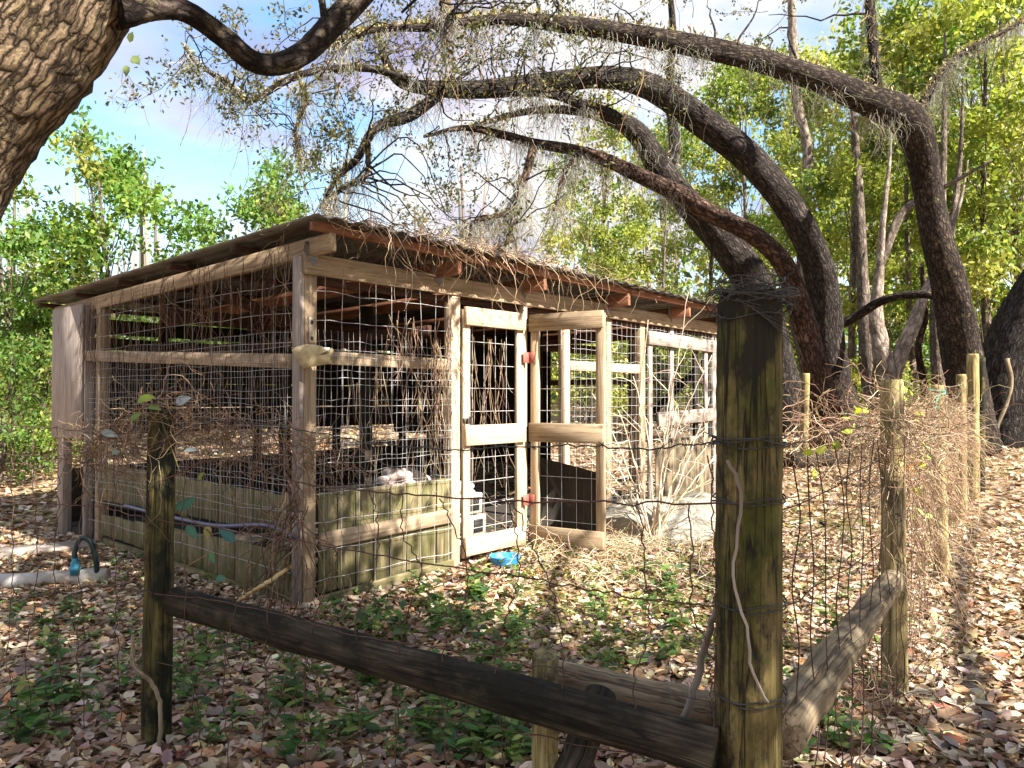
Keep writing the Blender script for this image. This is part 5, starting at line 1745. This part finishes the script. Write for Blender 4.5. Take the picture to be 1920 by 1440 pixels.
    for _ in range(760):
        u = rng.beta(1.6, 2.4) * 0.8 + 0.17
        p = along(u) + rng.normal(0, 0.07, 3)
        p[2] = tz(p[0], p[1]) + rng.beta(3.2, 1.6) * 1.5
        strand(m, p, (rng.normal(0, .6), rng.normal(0, .6), -1), rng.uniform(0.2, 0.9), 12, 0.28, 0.0022, STRAW + VINE[1:2], 0.05)
    for _ in range(650):
        u = rng.uniform(0.16, 0.62)
        p = along(u) + rng.normal(0, 0.09, 3)
        p[2] = tz(p[0], p[1]) + rng.normal(1.32, 0.12)
        strand(m, p, rng.normal(0, 1, 3) * [1, 1, 0.5], rng.uniform(0.15, 0.5), 10, 0.42, 0.0022, STRAW, 0.05)
    for _ in range(240):     # low scruff at the fence foot
        u = rng.uniform(0.0, 0.6)
        p = along(u) + rng.normal(0, 0.12, 3); p[2] = tz(p[0], p[1]) + abs(rng.normal(0, 0.12))
        strand(m, p, rng.normal(0, 1, 3), rng.uniform(0.15, 0.5), 9, 0.4, 0.002, STRAW + VINE, 0.02)
    m.build('vine_tangle', 'fibre', None, kind='stuff', label='straw-coloured dead vines smothering the fence running back to the oaks', cat='vines')
    # vines sprawling from the fence towards the lone post
    m = MB()
    for _ in range(260):
        x, y = rng.uniform(1480, 1680), rng.normal(800, 40)
        p = at(x, y, rng.uniform(5.2, 7.5))
        strand(m, p, (rng.normal(0, 1), rng.normal(0, .6), -0.4), rng.uniform(0.25, 0.9), 12, 0.3, 0.0035, STRAW + VINE[:2], 0.09)
    m.build('vine_tangle', 'fibre', None, kind='stuff', label='bleached vine thicket hanging between the corner post and lone post', cat='vines')
    # a few lime leaves in the right tangle
    t = thing('lime_creeper', at(1720, 900, 4.6) * [1, 1, 0], 'creeper with lime and orange leaves in the vine-smothered fence', 'creeper')
    for (x, y, c) in [(1700, 735, (0.40, 0.46, 0.05)), (1730, 780, (0.40, 0.44, 0.05)), (1722, 845, (0.36, 0.42, 0.05)), (1735, 862, (0.36, 0.42, 0.05)), (1715, 872, (0.55, 0.24, 0.05)), (1722, 910, (0.45, 0.46, 0.06)), (1622, 765, (0.40, 0.46, 0.05)),
                      (1612, 790, (0.36, 0.42, 0.06)), (1578, 838, (0.36, 0.42, 0.05)), (1536, 860, (0.40, 0.44, 0.06)), (1690, 795, (0.40, 0.45, 0.06)), (1725, 970, (0.30, 0.42, 0.1))]:
        p = at(x, y, 4.1 + 0.004 * (x - 1600))
        for _ in range(3):
            m = MB()
            m.broad_leaf(p + rng.normal(0, 0.025, 3), rand_dirs(1)[0], np.array([0.5, -0.7, 0.6]) + rng.normal(0, .2, 3), 0.06, 0.036, c)
            m.build('leaf', 'leaf_green', t, True)


vines()


def dead_shrub():
    base = g0(1222, 7.6)
    t = thing('dead_shrub', base, 'bleached leafless shrub with thin stems beside the open coop door', 'shrub')
    tips = [(1290, 548), (1258, 700), (1336, 665), (1188, 705), (1332, 745), (1160, 770), (1110, 735), (1300, 820), (1140, 830), (1345, 850), (1105, 860), (1215, 600), (1330, 900), (1270, 760), (1190, 860), (1310, 960), (1150, 920), (1350, 800)]
    for k, (x, y) in enumerate(tips):
        T = at(x, y, 7.6 + rng.normal(0, 0.25))
        b = base + rng.normal(0, 0.05, 3) * [1, 1, 0]
        mid = b * 0.5 + T * 0.5 + rng.normal(0, 0.06, 3) + [0, 0, 0.1]
        P = spline([b, mid, T], 18) + rng.normal(0, 0.006, (18, 3))
        m = MB(); m.tube(P, np.linspace(0.011, 0.0045, 18), 5, col=palette(1, [(0.66, 0.57, 0.44)])[0])
        for _ in range(5):
            i = rng.integers(4, 16)
            strand(m, P[i], unit(P[i] - P[i - 1]) + rng.normal(0, .7, 3), rng.uniform(0.15, 0.5), 7, 0.2, 0.005, [(0.66, 0.57, 0.44), (0.55, 0.45, 0.33)])
        m.build('stem', 'fibre', t)
    m = MB()
    for _ in range(2100):
        p = ground(rng.normal(1180, 110), rng.normal(1000, 55))
        if p[1] > 10: continue
        p[2] += rng.uniform(0.0, 0.12)
        strand(m, p, rng.normal(0, 1, 3) * [1, 1, .35], rng.uniform(0.12, 0.45), 6, 0.25, 0.003, [(0.55, 0.45, 0.30), (0.48, 0.36, 0.22), (0.60, 0.52, 0.38)], 0.03)
    m.build('dead_grass', 'fibre', None, kind='stuff', label='pale dead grass matted on the ground before the coop doors', cat='grass')


dead_shrub()

# ================================================================== odds and ends
# blue dish by the door
def lathe(m, c, prof, n=28, col=None):
    th = np.arange(n) * 2 * math.pi / n
    V = np.array([[c[0] + r * math.cos(a), c[1] + r * math.sin(a), c[2] + z] for r, z in prof for a in th])
    k = len(prof)
    Q = [[i * n + j, i * n + (j + 1) % n, (i + 1) * n + (j + 1) % n, (i + 1) * n + j] for i in range(k - 1) for j in range(n)]
    m.add(V, Q, None, col)


pd = ground(946, 1060)
m = MB(); lathe(m, pd, [(0.0, 0.02), (0.10, 0.02), (0.11, 0.01), (0.12, 0.03), (0.13, 0.07), (0.137, 0.08), (0.133, 0.087), (0.122, 0.08), (0.115, 0.045), (0.10, 0.035), (0.0, 0.04)])
m.build('water_dish', 'blue_plastic', None, True, label='bright blue plastic dish lying on the ground by the door', cat='dish')


def lump(name, c, rx, ry, rz, mat, label, cat, amp=0.12, seed=0):
    r_ = np.random.default_rng(seed)
    nu, nv = 26, 14
    ph = r_.uniform(0, 6.28, 6)
    V = []
    for i in range(nv):
        v = math.pi * (i / (nv - 1)) * 0.62
        for j in range(nu):
            u = 2 * math.pi * j / nu
            k = 1 + amp * (math.sin(3 * u + ph[0] + 2 * v) + 0.6 * math.sin(5 * u - 3 * v + ph[1]) + 0.5 * math.sin(7 * v + 2 * u + ph[2])) * math.sin(v)
            V.append([c[0] + rx * k * math.sin(v) * math.cos(u), c[1] + ry * k * math.sin(v) * math.sin(u), c[2] + rz * (math.cos(v) * k - math.cos(math.pi * 0.62)) / (1 - math.cos(math.pi * 0.62))])
    Q = [[i * nu + j, i * nu + (j + 1) % nu, (i + 1) * nu + (j + 1) % nu, (i + 1) * nu + j] for i in range(nv - 1) for j in range(nu)]
    m = MB(); m.add(np.array(V), [q[::-1] for q in Q])
    return m.build(name, mat, None, True, label=label, cat=cat)


pt = Rw(4.05, 0, 0.45); pt[2] = float(tz(pt[0], pt[1])) - 0.03
lump('tarp', pt, 0.75, 0.55, 0.42, 'tarp', 'crumpled pale grey tarp heaped against the coop beyond the door', 'tarp', seed=3)
pt = Rw(5.3, 0, 0.45); pt[2] = float(tz(pt[0], pt[1])) - 0.03
lump('tarp', pt, 0.8, 0.45, 0.36, 'tarp', 'lower fold of grey tarp behind the bleached shrub', 'tarp', 0.16, seed=8)
pw = Rw(1.25, 0.0, -0.45); pw[2] = 0.62
lump('feed_bag', Rw(1.38, 0.715, -0.55), 0.2, 0.13, 0.15, 'white_bag', 'white and red feed bag slumped behind the sunlit skirt planks', 'bag', 0.26, seed=5)
board('shelf', P2(0.7, 0.6, 0.70), P2(2.3, 0.6, 0.70), dL, 0.5, 0.03, 'wood_dark', coop)
for l_ in (0.4, 0.8):
    board('shelf_leg', P2(1.0, l_, 0.0), P2(1.0, l_, 0.685), dR, 0.05, 0.05, 'wood_dark', coop)
    board('shelf_leg', P2(2.1, l_, 0.0), P2(2.1, l_, 0.685), dR, 0.05, 0.05, 'wood_dark', coop)
pc = Rw(1.95, 0, -0.35)
lump('white_bucket_lid', (pc[0], pc[1], 0.605), 0.12, 0.10, 0.12, 'white_plastic', 'crumpled white plastic bag lying on blocks inside the door', 'bag', 0.14, seed=12)
for i, (ds, dz, lab) in enumerate([(0.0, 0.10, 'bottom concrete block in the stack inside the coop door'), (0.03, 0.305, 'middle concrete block in the stack inside the coop door'), (-0.02, 0.51, 'top concrete block in the stack inside the coop door')]):
    t = thing('concrete_block', Rw(1.95 + ds, dz - 0.1, -0.35), lab, 'block')
    m = MB(); m.box(Rw(1.95 + ds, dz, -0.35), dR, nR, UPV, 0.40, 0.19, 0.19, 0.008, jit=0.004); m.build('body', 'concrete', t)
    for k in (-0.09, 0.09):  # flat black plates stand in for the dark of the block's holes
        m = MB(); m.box(Rw(1.95 + ds + k, dz, -0.252), dR, UPV, nR, 0.12, 0.12, 0.01, 0.003); m.build('hollow_dark', 'black_iron', t)

# pipe, fitting and hose on the ground at left; flat slab behind
pa, pbp = gp(-60, 1108, 0.05), gp(203, 1092, 0.05)
m = MB(); m.tube(np.linspace(pa, pbp, 14) + 0.004 * rng.standard_normal((14, 3)), 0.068, 18, 0.01)
m.build('drain_pipe', 'pipe_white', None, True, label='dirty white pipe lying on leaves at the foot of the coop end', cat='pipe')
f0 = gp(140, 1096, 0.11)
hf = thing('hose_fitting', f0, 'blue hose fitting with arching dark hose standing on the white pipe', 'hose')
m = MB(); lathe(m, f0, [(0.0, -0.03), (0.035, -0.03), (0.035, 0.0), (0.045, 0.005), (0.045, 0.03), (0.03, 0.035), (0.03, 0.07), (0.022, 0.075), (0.022, 0.10), (0.0, 0.10)], 16)
m.build('fitting', 'teal_fitting', hf, True)
m = MB(); m.tube(spline([f0 + [0, 0, .09], f0 + [0.0, 0, .16], f0 + [0.03, 0.02, 0.25], f0 + [0.10, 0.03, .23], f0 + [0.14, 0.04, .10], f0 + [0.15, 0.05, -.03]], 26), 0.02, 10)
m.build('hose', 'dark_hose', hf, True)
sa, sb = gp(-40, 1046, 0.03), gp(180, 1026, 0.03)
board('loose_plank', sa, sb, np.array([0, 1, 0]), 0.40, 0.05, 'wood_grey', None, label='wide grey plank lying on leaves behind the white pipe', cat='plank')

# green rope on the second yellow post
m = MB()
th = np.linspace(0, 6.28 * 2, 40)
zt = at(1757, 740, pr2[1])[2]
m.tube(np.stack([pr2[0] - 0.03 + 0.062 * np.cos(th), pr2[1] + 0.062 * np.sin(th), zt + 0.004 * th + 0.012 * np.sin(th)], -1) + 0.004 * rng.standard_normal((40, 3)), 0.006, 6)
m.tube(spline([at(1757, 745, pr2[1] - .08), at(1752, 790, pr2[1] - .09), at(1742, 830, pr2[1] - .08), at(1738, 880, pr2[1] - .07)], 20) + 0.012 * rng.standard_normal((20, 3)), 0.007, 6)
for _ in range(26):
    strand(m, at(1748 + rng.normal(0, 5), rng.uniform(745, 890), pr2[1] - .09), (rng.normal(0, .5), 0, -1), rng.uniform(0.06, 0.2), 6, 0.3, 0.003, [(0.05, 0.38, 0.30)])
m.build('green_rope', 'green_rope', None, True, label='frayed turquoise rope tied round a yellow fence post', cat='rope')
